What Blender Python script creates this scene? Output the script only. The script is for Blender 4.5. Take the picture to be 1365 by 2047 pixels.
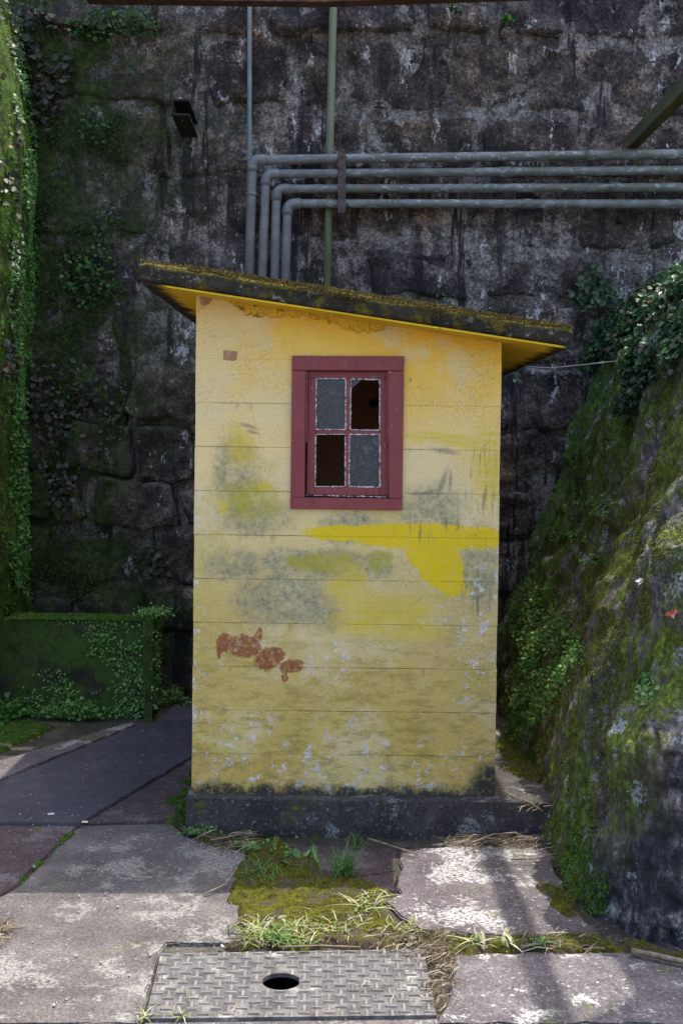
import bpy, bmesh, math, random
import numpy as np
from mathutils import Vector, Matrix

for o in list(bpy.data.objects): bpy.data.objects.remove(o)
scene = bpy.context.scene
C = scene.collection
R = math.radians
random.seed(7)
rng = np.random.default_rng(7)

# ------------------------------------------------------------------ camera
F = 2300.0                      # focal length in photo pixels (photo 1365 x 2047)
EYE = Vector((0, 0, 1.74))
PITCH, ROLL = 1.5, 0.75
CX, CY = 698.0, 942.0           # principal point in photo pixels
cam_d = bpy.data.cameras.new('camera'); cam = bpy.data.objects.new('camera', cam_d); C.objects.link(cam)
cam_d.sensor_fit = 'VERTICAL'; cam_d.sensor_height = 36; cam_d.sensor_width = 24
cam_d.lens = F * 36 / 2047
cam_d.shift_x = -(CX - 682.5) / 2047
cam_d.shift_y = (CY - 1023.5) / 2047
cam_d.clip_start = 0.05; cam_d.clip_end = 2000
MROT = Matrix.Rotation(R(90 - PITCH), 3, 'X') @ Matrix.Rotation(R(ROLL), 3, 'Z')
cam.matrix_world = Matrix.Translation(EYE) @ MROT.to_4x4()
scene.camera = cam
scene.render.resolution_x = 682; scene.render.resolution_y = 1024

# ------------------------------------------------------------------ light
SUND = Vector((0.76, 0.54, 2.24)).normalized()      # towards the sun
world = bpy.data.worlds.new('World'); scene.world = world; world.use_nodes = True
wn = world.node_tree; wn.nodes.clear()
sky = wn.nodes.new('ShaderNodeTexSky'); sky.sky_type = 'NISHITA'; sky.sun_disc = False
sky.sun_elevation = math.asin(SUND.z); sky.sun_rotation = math.atan2(SUND.x, SUND.y)
sky.dust_density = 6.0; sky.air_density = 0.9; sky.ozone_density = 0.6; sky.altitude = 700
bg = wn.nodes.new('ShaderNodeBackground'); bg.inputs[1].default_value = 0.15
wo = wn.nodes.new('ShaderNodeOutputWorld')
wn.links.new(sky.outputs[0], bg.inputs[0]); wn.links.new(bg.outputs[0], wo.inputs[0])
sd = bpy.data.lights.new('sun', 'SUN'); so = bpy.data.objects.new('sun', sd); C.objects.link(so)
sd.energy = 2.0; sd.angle = R(0.5); sd.color = (1, 0.95, 0.87)
so.rotation_euler = (-SUND).to_track_quat('-Z', 'Y').to_euler(); so.location = (4, 4, 12)
scene.view_settings.view_transform = 'Standard'; scene.view_settings.look = 'None'
scene.view_settings.gamma = 1; scene.view_settings.use_curve_mapping = False
scene.view_settings.exposure = 1.93

# ------------------------------------------------------------------ pixel -> place
def ray(x, y):
    return MROT @ Vector(((x - CX) / F, -(y - CY) / F, -1))
def atY(x, y, Y):
    d = ray(x, y); t = (Y - EYE.y) / d.y; return EYE + d * t
def atYn(x, y, Y):
    m = np.array(MROT); d = np.stack([(x - CX) / F, -(y - CY) / F, -np.ones_like(x)], 1) @ m.T
    return np.array(EYE) + d * ((Y - EYE.y) / d[:, 1])[:, None]
def atZ(x, y, Z=0.0):
    d = ray(x, y); t = (Z - EYE.z) / d.z; return EYE + d * t

# ------------------------------------------------------------------ noise in numpy
def _hash(i, j, k, s):
    h = (i * 374761393 + j * 668265263 + k * 2147483647 + s * 1274126177) & 0xFFFFFFFF
    h = ((h ^ (h >> 13)) * 1274126177) & 0xFFFFFFFF
    h = h ^ (h >> 16)
    return (h & 0xFFFF) / 32767.5 - 1.0
def vnoise(P, seed=0):
    P = np.asarray(P, float); i = np.floor(P).astype(np.int64); f = P - i; f = f * f * (3 - 2 * f)
    out = 0
    for a in (0, 1):
        wa = f[:, 0] if a else 1 - f[:, 0]
        for b in (0, 1):
            wb = f[:, 1] if b else 1 - f[:, 1]
            for c in (0, 1):
                wc = f[:, 2] if c else 1 - f[:, 2]
                out = out + wa * wb * wc * _hash(i[:, 0] + a, i[:, 1] + b, i[:, 2] + c, seed)
    return out
def fbm(P, octs=4, seed=0, gain=0.5):
    P = np.asarray(P, float); a, s, out = 1.0, 1.0, 0
    for o in range(octs):
        out = out + a * vnoise(P * s + 17.3 * o, seed + o); a *= gain; s *= 2.03
    return out
def sstep(a, b, x):
    t = np.clip((x - a) / (b - a), 0, 1); return t * t * (3 - 2 * t)

# ------------------------------------------------------------------ objects
def link(name, me, mat=None, parent=None, label=None, cat=None, group=None, kind=None, smooth=False):
    o = bpy.data.objects.new(name, me); C.objects.link(o)
    if mat is not None and me is not None and len(me.materials) == 0: me.materials.append(mat)
    if parent is not None: o.parent = parent
    if label: o['label'] = label
    if cat: o['category'] = cat
    if group: o['group'] = group
    if kind: o['kind'] = kind
    if smooth and me is not None: me.polygons.foreach_set('use_smooth', [True] * len(me.polygons))
    return o
def empty(name, loc=(0, 0, 0), **k):
    o = link(name, None, **k); o.location = loc; o.empty_display_size = 0.1
    bpy.context.view_layer.update(); return o
def mesh(name, V, Fc):
    me = bpy.data.meshes.new(name); me.from_pydata([tuple(v) for v in V], [], [tuple(f) for f in Fc]); me.update(); return me
def part(name, me, mat, parent, **k):
    """child given in world coordinates: keep the place although the parent is moved"""
    o = link(name, me, mat, parent, **k)
    if parent is not None: o.matrix_parent_inverse = parent_world(parent).inverted()
    return o
def parent_world(p):
    m = p.matrix_basis.copy()
    while p.parent is not None:
        m = p.parent.matrix_basis @ p.matrix_parent_inverse @ m if False else m
        p = p.parent
    return m
def grid_faces(nu, nv):
    f = []
    for i in range(nu - 1):
        for j in range(nv - 1):
            a = i * nv + j; f.append((a, a + nv, a + nv + 1, a + 1))
    return f
def boxmesh(name, a, b, bev=0.0, jit=0.0, seed=0):
    bm = bmesh.new()
    bmesh.ops.create_cube(bm, size=1)
    a = Vector(a); b = Vector(b)
    for v in bm.verts:
        v.co = Vector(((a[i] + b[i]) / 2 + v.co[i] * (b[i] - a[i])) for i in range(3))
    if bev: bmesh.ops.bevel(bm, geom=list(bm.edges), offset=bev, segments=1, affect='EDGES')
    if jit:
        r = random.Random(seed)
        for v in bm.verts: v.co += Vector((r.uniform(-jit, jit), r.uniform(-jit, jit), r.uniform(-jit, jit)))
    bmesh.ops.recalc_face_normals(bm, faces=bm.faces)
    me = bpy.data.meshes.new(name); bm.to_mesh(me); bm.free(); return me
def tubemesh(name, pts, rad, n=10, caps=True):
    pts = [Vector(p) for p in pts]; V = []; Fc = []
    rads = rad if hasattr(rad, '__len__') else [rad] * len(pts)
    up = Vector((0, 0, 1)); t0 = (pts[1] - pts[0]).normalized()
    if abs(t0.dot(up)) > 0.95: up = Vector((0, 1, 0))
    s = t0.cross(up).normalized()
    for i, p in enumerate(pts):
        t = (pts[min(i + 1, len(pts) - 1)] - pts[max(i - 1, 0)]).normalized()
        s = (s - t * s.dot(t)).normalized(); q = t.cross(s)
        for k in range(n):
            a = 2 * math.pi * k / n; V.append(p + (s * math.cos(a) + q * math.sin(a)) * rads[i])
    for i in range(len(pts) - 1):
        for k in range(n):
            a = i * n + k; b = i * n + (k + 1) % n; Fc.append((a, b, b + n, a + n))
    if caps:
        Fc.append(tuple(range(n))[::-1]); Fc.append(tuple((len(pts) - 1) * n + k for k in range(n)))
    me = mesh(name, V, Fc)
    me.polygons.foreach_set('use_smooth', [len(p.vertices) == 4 for p in me.polygons]); return me

# ------------------------------------------------------------------ material helper
class NT:
    def __init__(s, name, rough=0.85, spec=0.3):
        s.m = bpy.data.materials.new(name); s.m.use_nodes = True; s.t = s.m.node_tree; s.t.nodes.clear()
        s.out = s.t.nodes.new('ShaderNodeOutputMaterial'); s.b = s.t.nodes.new('ShaderNodeBsdfPrincipled')
        s.t.links.new(s.b.outputs[0], s.out.inputs[0])
        s.b.inputs['Roughness'].default_value = rough; s.b.inputs['Specular IOR Level'].default_value = spec
        g = s.t.nodes.new('ShaderNodeNewGeometry'); s.P = g.outputs['Position']; s.N = g.outputs['Normal']; s.isl = g.outputs['Random Per Island']
        s.orand = s.t.nodes.new('ShaderNodeObjectInfo').outputs['Random']
    def L(s, a, sock):
        if isinstance(a, bpy.types.NodeSocket): s.t.links.new(a, sock)
        elif isinstance(a, (tuple, list)):
            sock.default_value = tuple(a) + ((1,) if len(a) == 3 and sock.type == 'RGBA' else ())
        else: sock.default_value = a
    def math(s, op, a, b=0.0, clamp=False):
        n = s.t.nodes.new('ShaderNodeMath'); n.operation = op; n.use_clamp = clamp
        s.L(a, n.inputs[0]); s.L(b, n.inputs[1]); return n.outputs[0]
    def vm(s, op, a, b=(0, 0, 0)):
        n = s.t.nodes.new('ShaderNodeVectorMath'); n.operation = op; s.L(a, n.inputs[0])
        if op == 'SCALE': s.L(b, n.inputs['Scale'])
        else: s.L(b, n.inputs[1])
        return n.outputs['Value'] if op in ('LENGTH', 'DOT_PRODUCT') else n.outputs[0]
    def noise(s, sc, det=4, rough=0.6, vec=None, scl=None, col=False, off=None, dist=0.0):
        n = s.t.nodes.new('ShaderNodeTexNoise'); n.inputs['Scale'].default_value = sc; n.inputs['Detail'].default_value = det
        n.inputs['Roughness'].default_value = rough; n.inputs['Distortion'].default_value = dist
        v = vec or s.P
        if off: v = s.vm('ADD', v, off)
        if scl: v = s.vm('MULTIPLY', v, scl)
        s.L(v, n.inputs['Vector']); return n.outputs['Color' if col else 'Fac']
    def voro(s, sc, feat='F1', vec=None, scl=None, out='Distance', rnd=1.0):
        n = s.t.nodes.new('ShaderNodeTexVoronoi'); n.feature = feat; n.inputs['Scale'].default_value = sc; n.inputs['Randomness'].default_value = rnd
        v = vec or s.P
        if scl: v = s.vm('MULTIPLY', v, scl)
        s.L(v, n.inputs['Vector']); return n.outputs[out]
    def mr(s, x, a, b, lo=0.0, hi=1.0, smooth=True):
        n = s.t.nodes.new('ShaderNodeMapRange'); n.interpolation_type = 'SMOOTHSTEP' if smooth else 'LINEAR'
        s.L(x, n.inputs[0]); n.inputs[1].default_value = a; n.inputs[2].default_value = b; n.inputs[3].default_value = lo; n.inputs[4].default_value = hi
        return n.outputs[0]
    def ramp(s, f, stops):
        n = s.t.nodes.new('ShaderNodeValToRGB'); s.L(f, n.inputs[0]); e = n.color_ramp.elements
        while len(e) > 1: e.remove(e[-1])
        for i, (p, c) in enumerate(stops):
            q = e[0] if i == 0 else e.new(p)
            q.position = p; q.color = tuple(c) + (1,)
        return n.outputs[0]
    def mix(s, f, a, b, mode='MIX'):
        n = s.t.nodes.new('ShaderNodeMix'); n.data_type = 'RGBA'; n.blend_type = mode; n.clamp_factor = True
        s.L(f, n.inputs[0]); s.L(a, n.inputs[6]); s.L(b, n.inputs[7]); return n.outputs[2]
    def sep(s, v):
        n = s.t.nodes.new('ShaderNodeSeparateXYZ'); s.L(v, n.inputs[0]); return n.outputs
    def warp(s, sc, amp, det=3):
        c = s.noise(sc, det, 0.65, col=True); c = s.vm('SUBTRACT', c, (0.5, 0.5, 0.5)); c = s.vm('SCALE', c, amp); return s.vm('ADD', s.P, c)
    def blob(s, vec, c, rx, rz, ang=0.0, soft=0.35, plane='XZ'):
        v = s.vm('SUBTRACT', vec, tuple(c))
        if ang:
            n = s.t.nodes.new('ShaderNodeVectorRotate'); n.rotation_type = 'Y_AXIS' if plane == 'XZ' else 'Z_AXIS'
            n.inputs['Angle'].default_value = ang; s.L(v, n.inputs['Vector']); v = n.outputs[0]
        v = s.vm('MULTIPLY', v, (1 / rx, 0, 1 / rz) if plane == 'XZ' else (1 / rx, 1 / rz, 0))
        return s.mr(s.vm('LENGTH', v), 1 + soft, 1 - soft)
    def umax(s, L_):
        o = L_[0]
        for x in L_[1:]: o = s.math('MAXIMUM', o, x)
        return o
    def bump(s, h, st=0.5, dist=0.01, prev=None):
        n = s.t.nodes.new('ShaderNodeBump'); n.inputs['Strength'].default_value = st; n.inputs['Distance'].default_value = dist
        s.L(h, n.inputs['Height'])
        if prev: s.L(prev, n.inputs['Normal'])
        s.t.links.new(n.outputs[0], s.b.inputs['Normal']); return n.outputs[0]
    def done(s, col=None, rough=None):
        if col is not None: s.L(col, s.b.inputs['Base Color'])
        if rough is not None: s.L(rough, s.b.inputs['Roughness'])
        return s.m

# ------------------------------------------------------------------ main dimensions
YF, YR, YRB, YW = 5.11, 4.93, 7.2, 7.8      # hut front, roof front, roof back, retaining wall face
XL, XR = -0.685, 0.667
ZP = 0.152                                   # plinth top
CH_ = 0.1958
def hp(x, y): return atY(x, y, YF)
def hr(px, s=450.0): return px / s

# ------------------------------------------------------------------ materials
def m_wall(kind):
    n = NT('masonry_' + kind, 0.9, 0.25)
    W = n.warp(2.2, 0.35, 4)
    big = n.noise(1.3, 5, 0.65, vec=W); med = n.noise(5.5, 6, 0.7); fine = n.noise(38, 4, 0.7); grit = n.noise(130, 2, 0.6)
    x, y, z = n.sep(n.P)
    if kind == 'stone':
        base = n.ramp(med, [(0.30, (0.010, 0.0095, 0.010)), (0.44, (0.032, 0.029, 0.027)), (0.56, (0.08, 0.07, 0.062)), (0.72, (0.21, 0.185, 0.165))])
        tint = n.ramp(n.orand, [(0, (0.5, 0.52, 0.62)), (0.35, (0.95, 0.87, 0.82)), (0.6, (0.65, 0.65, 0.7)), (0.85, (1.3, 1.15, 1.05)), (1, (0.8, 0.82, 0.9))])
        base = n.mix(1.0, base, tint, 'MULTIPLY')
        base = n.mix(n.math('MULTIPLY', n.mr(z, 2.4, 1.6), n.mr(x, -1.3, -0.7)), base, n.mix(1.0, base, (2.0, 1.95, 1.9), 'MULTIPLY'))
    else:
        base = n.ramp(med, [(0.28, (0.02, 0.018, 0.017)), (0.5, (0.075, 0.067, 0.061)), (0.72, (0.22, 0.2, 0.18))])
    base = n.mix(1.0, base, n.ramp(n.noise(48, 6, 0.8), [(0.35, (0.25, 0.25, 0.26)), (0.5, (0.9, 0.89, 0.88)), (0.65, (2.5, 2.4, 2.3))]), 'MULTIPLY')
    # render coat and mortar smeared over the stones, with ragged edges
    if kind == 'stone':
        an = n.t.nodes.new('ShaderNodeAttribute'); an.attribute_name = 'rim'; rim = an.outputs['Fac']
    else: rim = 1.0
    pn = n.math('ADD', n.noise(2.5, 9, 0.74, vec=W, off=(3, 1, 9)), n.math('MULTIPLY', n.math('SUBTRACT', rim, 0.55), 0.10))
    sm = n.math('MULTIPLY', n.mr(pn, 0.515, 0.555), n.mr(n.noise(11, 8, 0.8), 0.45, 0.53, 0.0, 1))
    smz = n.math('MAXIMUM', n.mr(z, 1.2, 2.6, 0.45, 0.95), n.mr(x, -1.2, -0.6, 0.0, 0.9))
    base = n.mix(n.math('MULTIPLY', sm, smz), base, n.ramp(n.noise(55, 5, 0.8), [(0.34, (0.05, 0.045, 0.042)), (0.5, (0.175, 0.16, 0.148)), (0.66, (0.42, 0.4, 0.37))]))
    # rust brown stains, black water streaks
    ru = n.mr(n.noise(1.7, 4, 0.6, scl=(1.6, 1, 0.6), off=(8, 0, 2)), 0.56, 0.7, 0, 0.5)
    base = n.mix(ru, base, n.mix(1.0, base, (1.5, 0.95, 0.7), 'MULTIPLY'))
    st = n.math('MULTIPLY', n.mr(n.noise(3.2, 5, 0.65, scl=(2.6, 1, 0.28), off=(1, 4, 0)), 0.535, 0.60), n.mr(n.noise(1.1, 3, 0.5, off=(0, 5, 5)), 0.35, 0.55, 0.15, 0.95))
    base = n.mix(st, base, (0.012, 0.012, 0.015))
    # white efflorescence runs
    wh = n.math('MULTIPLY', n.mr(n.noise(4.2, 6, 0.75, vec=n.warp(9, 0.06), scl=(1.6, 1, 0.7), off=(11, 3, 4)), 0.595, 0.625), n.mr(n.noise(36, 4, 0.75), 0.42, 0.52))
    base = n.mix(n.math('MULTIPLY', wh, 0.8), base, (0.5, 0.49, 0.5))
    sp = n.mr(n.noise(75, 3, 0.65, off=(2, 2, 2)), 0.66, 0.74, 0, 0.55)
    base = n.mix(sp, base, (0.36, 0.35, 0.35))
    # moss to the left
    mx = n.mr(n.math('ADD', x, n.math('MULTIPLY', n.math('SUBTRACT', n.noise(1.6, 3, 0.5, off=(5, 5, 1)), 0.5), 1.8)), -1.9, -0.75, 1.0, 0.0)
    mo = n.math('MULTIPLY', n.mr(n.noise(3.6, 8, 0.75, vec=W, off=(7, 7, 7)), 0.42, 0.52), mx)
    base = n.mix(n.math('MULTIPLY', mx, 0.65), base, n.mix(1.0, base, (0.5, 0.52, 0.5), 'MULTIPLY'))
    lowm = n.math('MULTIPLY', n.mr(z, 0.9, 0.1), n.mr(n.noise(5, 4, 0.6), 0.4, 0.6))
    mo = n.math('MAXIMUM', mo, n.math('MULTIPLY', lowm, n.mr(x, -0.6, -1.0)))
    mcol = n.ramp(n.noise(26, 4, 0.7), [(0.3, (0.008, 0.014, 0.004)), (0.5, (0.024, 0.04, 0.008)), (0.68, (0.06, 0.085, 0.012)), (0.85, (0.11, 0.13, 0.02))])
    base = n.mix(mo, base, mcol)
    b = n.bump(med, 0.7, 0.05); b = n.bump(fine, 0.9, 0.012, b); n.bump(grit, 0.6, 0.003, b)
    return n.done(base, n.mr(fine, 0.3, 0.7, 0.75, 0.98))

def m_paint():
    n = NT('yellow_paint', 0.75, 0.25)
    x, y, z = n.sep(n.P)
    W1 = n.warp(7, 0.09, 4); W2 = n.warp(26, 0.035, 4); W3 = n.warp(90, 0.02, 3)
    WW = n.vm('SCALE', n.vm('ADD', W1, W2), 0.5)
    big = n.noise(2.2, 5, 0.6, vec=W1); med = n.noise(9, 5, 0.65); fine = n.noise(60, 4, 0.7); grit = n.noise(190, 2, 0.6)
    zz = n.math('ADD', z, n.math('MULTIPLY', n.math('SUBTRACT', big, 0.5), 0.55))
    zz = n.math('ADD', zz, n.math('MULTIPLY', x, 0.13))
    f = n.mr(zz, 0.0, 2.6, 0, 1, False)
    col = n.ramp(f, [(0.06, (0.52, 0.35, 0.085)), (0.30, (0.53, 0.385, 0.12)), (0.46, (0.60, 0.465, 0.195)), (0.60, (0.72, 0.55, 0.26)), (0.71, (0.75, 0.53, 0.19)), (0.80, (0.76, 0.475, 0.07)), (0.88, (0.77, 0.43, 0.022))])  # top orange: unfaded paint plus soffit bounce light painted into the colour
    # block to block drift
    col = n.mix(n.mr(n.orand, 0, 1, 0, 0.10, False), col, (0.7, 0.56, 0.3))
    col = n.mix(n.mr(n.noise(3.4, 5, 0.65, vec=W1, off=(4, 0, 1)), 0.46, 0.62, 0, 0.6), col, (0.66, 0.55, 0.31))
    col = n.mix(n.math('MULTIPLY', n.mr(n.noise(5.0, 5, 0.7, vec=W1, off=(0, 3, 6)), 0.48, 0.62, 0, 0.35), n.mr(z, 1.75, 1.55)), col, (0.46, 0.39, 0.05))
    # horizontal brush marks
    br = n.noise(9, 4, 0.7, scl=(0.8, 1, 14)); col = n.mix(n.mr(br, 0.5, 0.72, 0, 0.35), col, n.mix(1.0, col, (0.78, 0.76, 0.7), 'MULTIPLY'))
    col = n.mix(1.0, col, n.ramp(n.noise(210, 4, 0.8), [(0.34, (0.76, 0.74, 0.7)), (0.5, (0.98, 0.98, 0.97)), (0.68, (1.1, 1.1, 1.1))]), 'MULTIPLY')
    # grime specks
    dm = n.mr(n.noise(3.1, 4, 0.6, off=(9, 2, 3)), 0.42, 0.6)
    sp = n.math('MULTIPLY', n.mr(n.noise(150, 4, 0.8), 0.50, 0.66), n.math('MULTIPLY', dm, 0.6))
    col = n.mix(sp, col, (0.13, 0.12, 0.06))
    lowd = n.math('MULTIPLY', n.mr(n.noise(9, 8, 0.82, scl=(0.8, 1, 2.2), off=(1, 1, 1)), 0.47, 0.60), n.mr(z, 1.3, 0.4, 0, 0.7))
    col = n.mix(lowd, col, (0.25, 0.19, 0.05))
    rg2 = n.math('MULTIPLY', n.math('SUBTRACT', n.noise(48, 7, 0.86, off=(5, 2, 0)), 0.5), 1.7)
    def ragged(m): return n.math('MULTIPLY', n.mr(n.math('ADD', m, rg2), 0.12, 0.95), n.mr(m, 0.0, 0.3))
    # grime caught in and running down from the bed joints
    fr = n.math('FRACT', n.math('DIVIDE', n.math('SUBTRACT', z, ZP - 0.0115), CH_))
    run = n.math('MULTIPLY', n.mr(fr, 0.72, 1.0), n.mr(n.noise(16, 5, 0.75, scl=(2.2, 1, 0.25), off=(7, 1, 2)), 0.54, 0.66))
    jl = n.math('MAXIMUM', n.mr(fr, 0.985, 0.997), n.mr(fr, 0.02, 0.004))
    jl = n.math('MULTIPLY', jl, n.mr(n.noise(6, 5, 0.75, scl=(1, 1, 0.4), off=(2, 1, 2)), 0.44, 0.56))
    col = n.mix(n.math('MULTIPLY', n.math('MAXIMUM', n.math('MULTIPLY', run, 0.45), n.math('MULTIPLY', jl, 0.65)), n.mr(z, 1.98, 1.85)), col, (0.17, 0.14, 0.06))
    def B(v, px, py, rx, ry, ang=0, soft=0.35): return n.blob(v, hp(px, py), hr(rx), hr(ry), R(-ang), soft)
    # grey-green rubbed patches
    g = n.umax([B(W1, 640, 1128, 150, 32, 0, .5), B(W1, 560, 1198, 100, 55, 0, .5), B(W1, 470, 1130, 70, 30, 0, .7), B(W1, 700, 1055, 60, 34, 0, .6), B(W1, 505, 1035, 75, 35, 0, .7), B(W1, 750, 1130, 38, 32, 0, .5), B(W1, 860, 1030, 60, 60, 0, .8), B(W1, 470, 940, 45, 70, 0, .8), B(W1, 960, 1140, 40, 80, 0, .8), B(W1, 650, 1225, 36, 40, 0, .5)])
    col = n.mix(n.math('MULTIPLY', ragged(g), n.mr(n.noise(17, 5, 0.75), 0.28, 0.62, 0.2, 0.85)), col, n.ramp(fine, [(0.35, (0.13, 0.125, 0.075)), (0.65, (0.36, 0.335, 0.21))]))
    ol = n.umax([B(W1, 655, 1125, 60, 22, 0, .5), B(W1, 590, 1128, 20, 14, 0, .4), B(W1, 500, 1000, 60, 40, 0, .9), B(W1, 760, 1120, 26, 26, 0, .6)])
    col = n.mix(n.math('MULTIPLY', ragged(ol), n.mr(med, 0.3, 0.6, 0.3, 0.8)), col, (0.33, 0.30, 0.02))
    # bright yellow brush strokes
    ye = n.umax([B(W2, 850, 1073, 180, 27, 0.8, .4), B(W2, 960, 1076, 60, 22, 0, .4), B(W2, 700, 1066, 95, 17, 0, .4), B(W2, 872, 1138, 76, 32, 42, .4), B(W2, 895, 1120, 44, 24, 45, .4), B(W2, 830, 1110, 26, 16, 40, .4)])
    ye2 = n.umax([B(W2, 530, 972, 14, 9), B(W2, 447, 1015, 9, 16), B(W1, 760, 1230, 110, 40, -8, .7), B(W1, 700, 1180, 40, 55, 0, .8), B(W1, 975, 930, 30, 90, 0, .9), B(W1, 900, 880, 95, 12, 6, .8), B(W1, 830, 1262, 60, 22, 0, .7), B(W1, 480, 890, 30, 40, 0, .9)])
    col = n.mix(n.math('MULTIPLY', ragged(ye2), n.mr(br, 0.3, 0.6, 0.15, 0.75)), col, (0.58, 0.42, 0.02))
    bx_ = n.math('MULTIPLY', n.math('SUBTRACT', n.noise(11, 7, 0.82, vec=W3, scl=(4.0, 1, 0.7), off=(4, 1, 0)), 0.5), 1.9)
    ye = n.math('MULTIPLY', n.mr(n.math('ADD', ye, bx_), 0.40, 0.72), n.mr(ye, 0.0, 0.2))
    col = n.mix(n.math('MULTIPLY', ye, n.mr(fine, 0.25, 0.5, 0.6, 0.97)), col, (0.64, 0.455, 0.004))
    # dark drips and scuffs
    dr = n.math('MULTIPLY', n.mr(n.noise(22, 4, 0.7, scl=(3.0, 1, 0.22)), 0.53, 0.66), n.umax([B(P_ := n.P, 955, 960, 42, 95, 0, .6), B(P_, 860, 1050, 60, 30, 0, .6), B(P_, 955, 1180, 28, 60, 0, .6)]))
    sc = n.umax([B(W3, 498, 852, 17, 4, 17, .6), B(W3, 506, 864, 13, 3, 17, .6), B(W3, 884, 965, 5, 26, 18, .7), B(W3, 850, 985, 24, 4, -10, .7), B(W3, 900, 960, 3, 20, 0, .7), B(W3, 890, 902, 26, 5, 8, .7), B(W3, 820, 760, 3, 5)])
    col = n.mix(n.math('MAXIMUM', n.math('MULTIPLY', dr, 0.8), n.math('MULTIPLY', sc, 0.55)), col, (0.13, 0.12, 0.085))
    # flaking to white undercoat
    zone = n.umax([B(W1, 955, 1290, 60, 150, 0, .6), B(W1, 920, 1230, 50, 40, 0, .6), B(W1, 640, 1320, 70, 40, 0, .7), B(W1, 470, 1480, 90, 60, 0, .7), B(W1, 700, 1540, 330, 60, 0, .5), B(W1, 690, 1470, 60, 60, 0, .7), B(W1, 392, 1300, 14, 300, 0, .6), B(W1, 480, 1300, 60, 34, 0, .7), B(W1, 990, 1300, 10, 330, 0, .6)])
    fl = n.math('MULTIPLY', zone, n.mr(n.noise(21, 6, 0.78, off=(6, 1, 1)), 0.555, 0.60))
    fl2 = n.mr(n.noise(34, 5, 0.75, off=(2, 8, 8)), 0.69, 0.71)
    fl = n.math('MAXIMUM', fl, n.math('MULTIPLY', fl2, n.mr(z, 1.9, 0.6)))
    col = n.mix(fl, col, n.ramp(fine, [(0.3, (0.33, 0.30, 0.29)), (0.6, (0.62, 0.58, 0.55))]))
    # red-brown sprayed blotches
    rd = n.umax([B(W2, 449, 1284, 17, 20, 20, .4), B(W2, 488, 1292, 33, 24, 8, .4), B(W2, 516, 1270, 8, 17, 20, .35), B(W2, 538, 1316, 32, 22, -22, .4), B(W2, 584, 1332, 25, 14, -12, .35), B(W2, 569, 1355, 7, 11, 0, .4), B(W2, 438, 1305, 6, 12, 0, .6)])
    rd = n.math('MULTIPLY', n.mr(n.math('ADD', rd, n.math('MULTIPLY', n.math('SUBTRACT', n.noise(85, 4, 0.8), 0.5), 1.1)), 0.35, 0.65), n.math('MULTIPLY', n.mr(rd, 0, 0.12, 0, 0.95), n.mr(n.noise(38, 6, 0.82, off=(1, 0, 3)), 0.36, 0.52, 0.35, 1)))
    col = n.mix(rd, col, n.ramp(fine, [(0.3, (0.17, 0.045, 0.02)), (0.7, (0.30, 0.095, 0.035))]))
    # black rising damp above the plinth, worst at the right corner
    zd = n.math('ADD', z, n.math('MULTIPLY', n.math('SUBTRACT', n.noise(11, 5, 0.75, off=(3, 3, 0)), 0.5), 0.16))
    dk = n.math('MAXIMUM', n.mr(zd, 0.22, 0.165), B(W1, 985, 1570, 45, 45, 0, .4))
    col = n.mix(n.math('MULTIPLY', dk, n.mr(fine, 0.3, 0.5, 0.5, 1)), col, (0.035, 0.034, 0.028))
    # hairline cracks
    ck = n.math('MULTIPLY', n.mr(n.voro(3.1, 'DISTANCE_TO_EDGE', vec=W1), 0.006, 0.0015), n.mr(n.noise(2.3, 3, 0.5, off=(4, 4, 4)), 0.54, 0.6))
    col = n.mix(n.math('MULTIPLY', ck, 0.35), col, (0.12, 0.085, 0.02))
    b = n.bump(med, 0.25, 0.02); b = n.bump(fine, 0.35, 0.004, b); b = n.bump(ck, -0.25, 0.003, b); b = n.bump(fl, -0.5, 0.002, b); n.bump(grit, 0.35, 0.0015, b)
    return n.done(col)

def m_simple(name, stops, sc=20, det=5, rough=0.85, bumpd=0.004, spec=0.3, scl=None, extra=None, extra_c=None, ex_sc=6, ex=(0.58, 0.66)):
    n = NT(name, rough, spec); f = n.noise(sc, det, 0.7, scl=scl); col = n.ramp(f, stops)
    if extra_c: col = n.mix(n.math('MULTIPLY', n.mr(n.noise(ex_sc, 6, 0.72, off=(3, 5, 1)), ex[0], ex[1]), n.mr(n.noise(ex_sc * 6, 3, 0.7), 0.35, 0.55, 0.3, 1)), col, extra_c)
    b = n.bump(f, 0.5, bumpd); n.bump(n.noise(sc * 5, 3, 0.6), 0.5, bumpd * 0.35, b); return n.done(col)

def m_moss_ramp(n, f): return n.ramp(f, [(0.25, (0.012, 0.02, 0.003)), (0.45, (0.05, 0.062, 0.006)), (0.62, (0.11, 0.12, 0.01)), (0.8, (0.2, 0.19, 0.03))])

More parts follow.
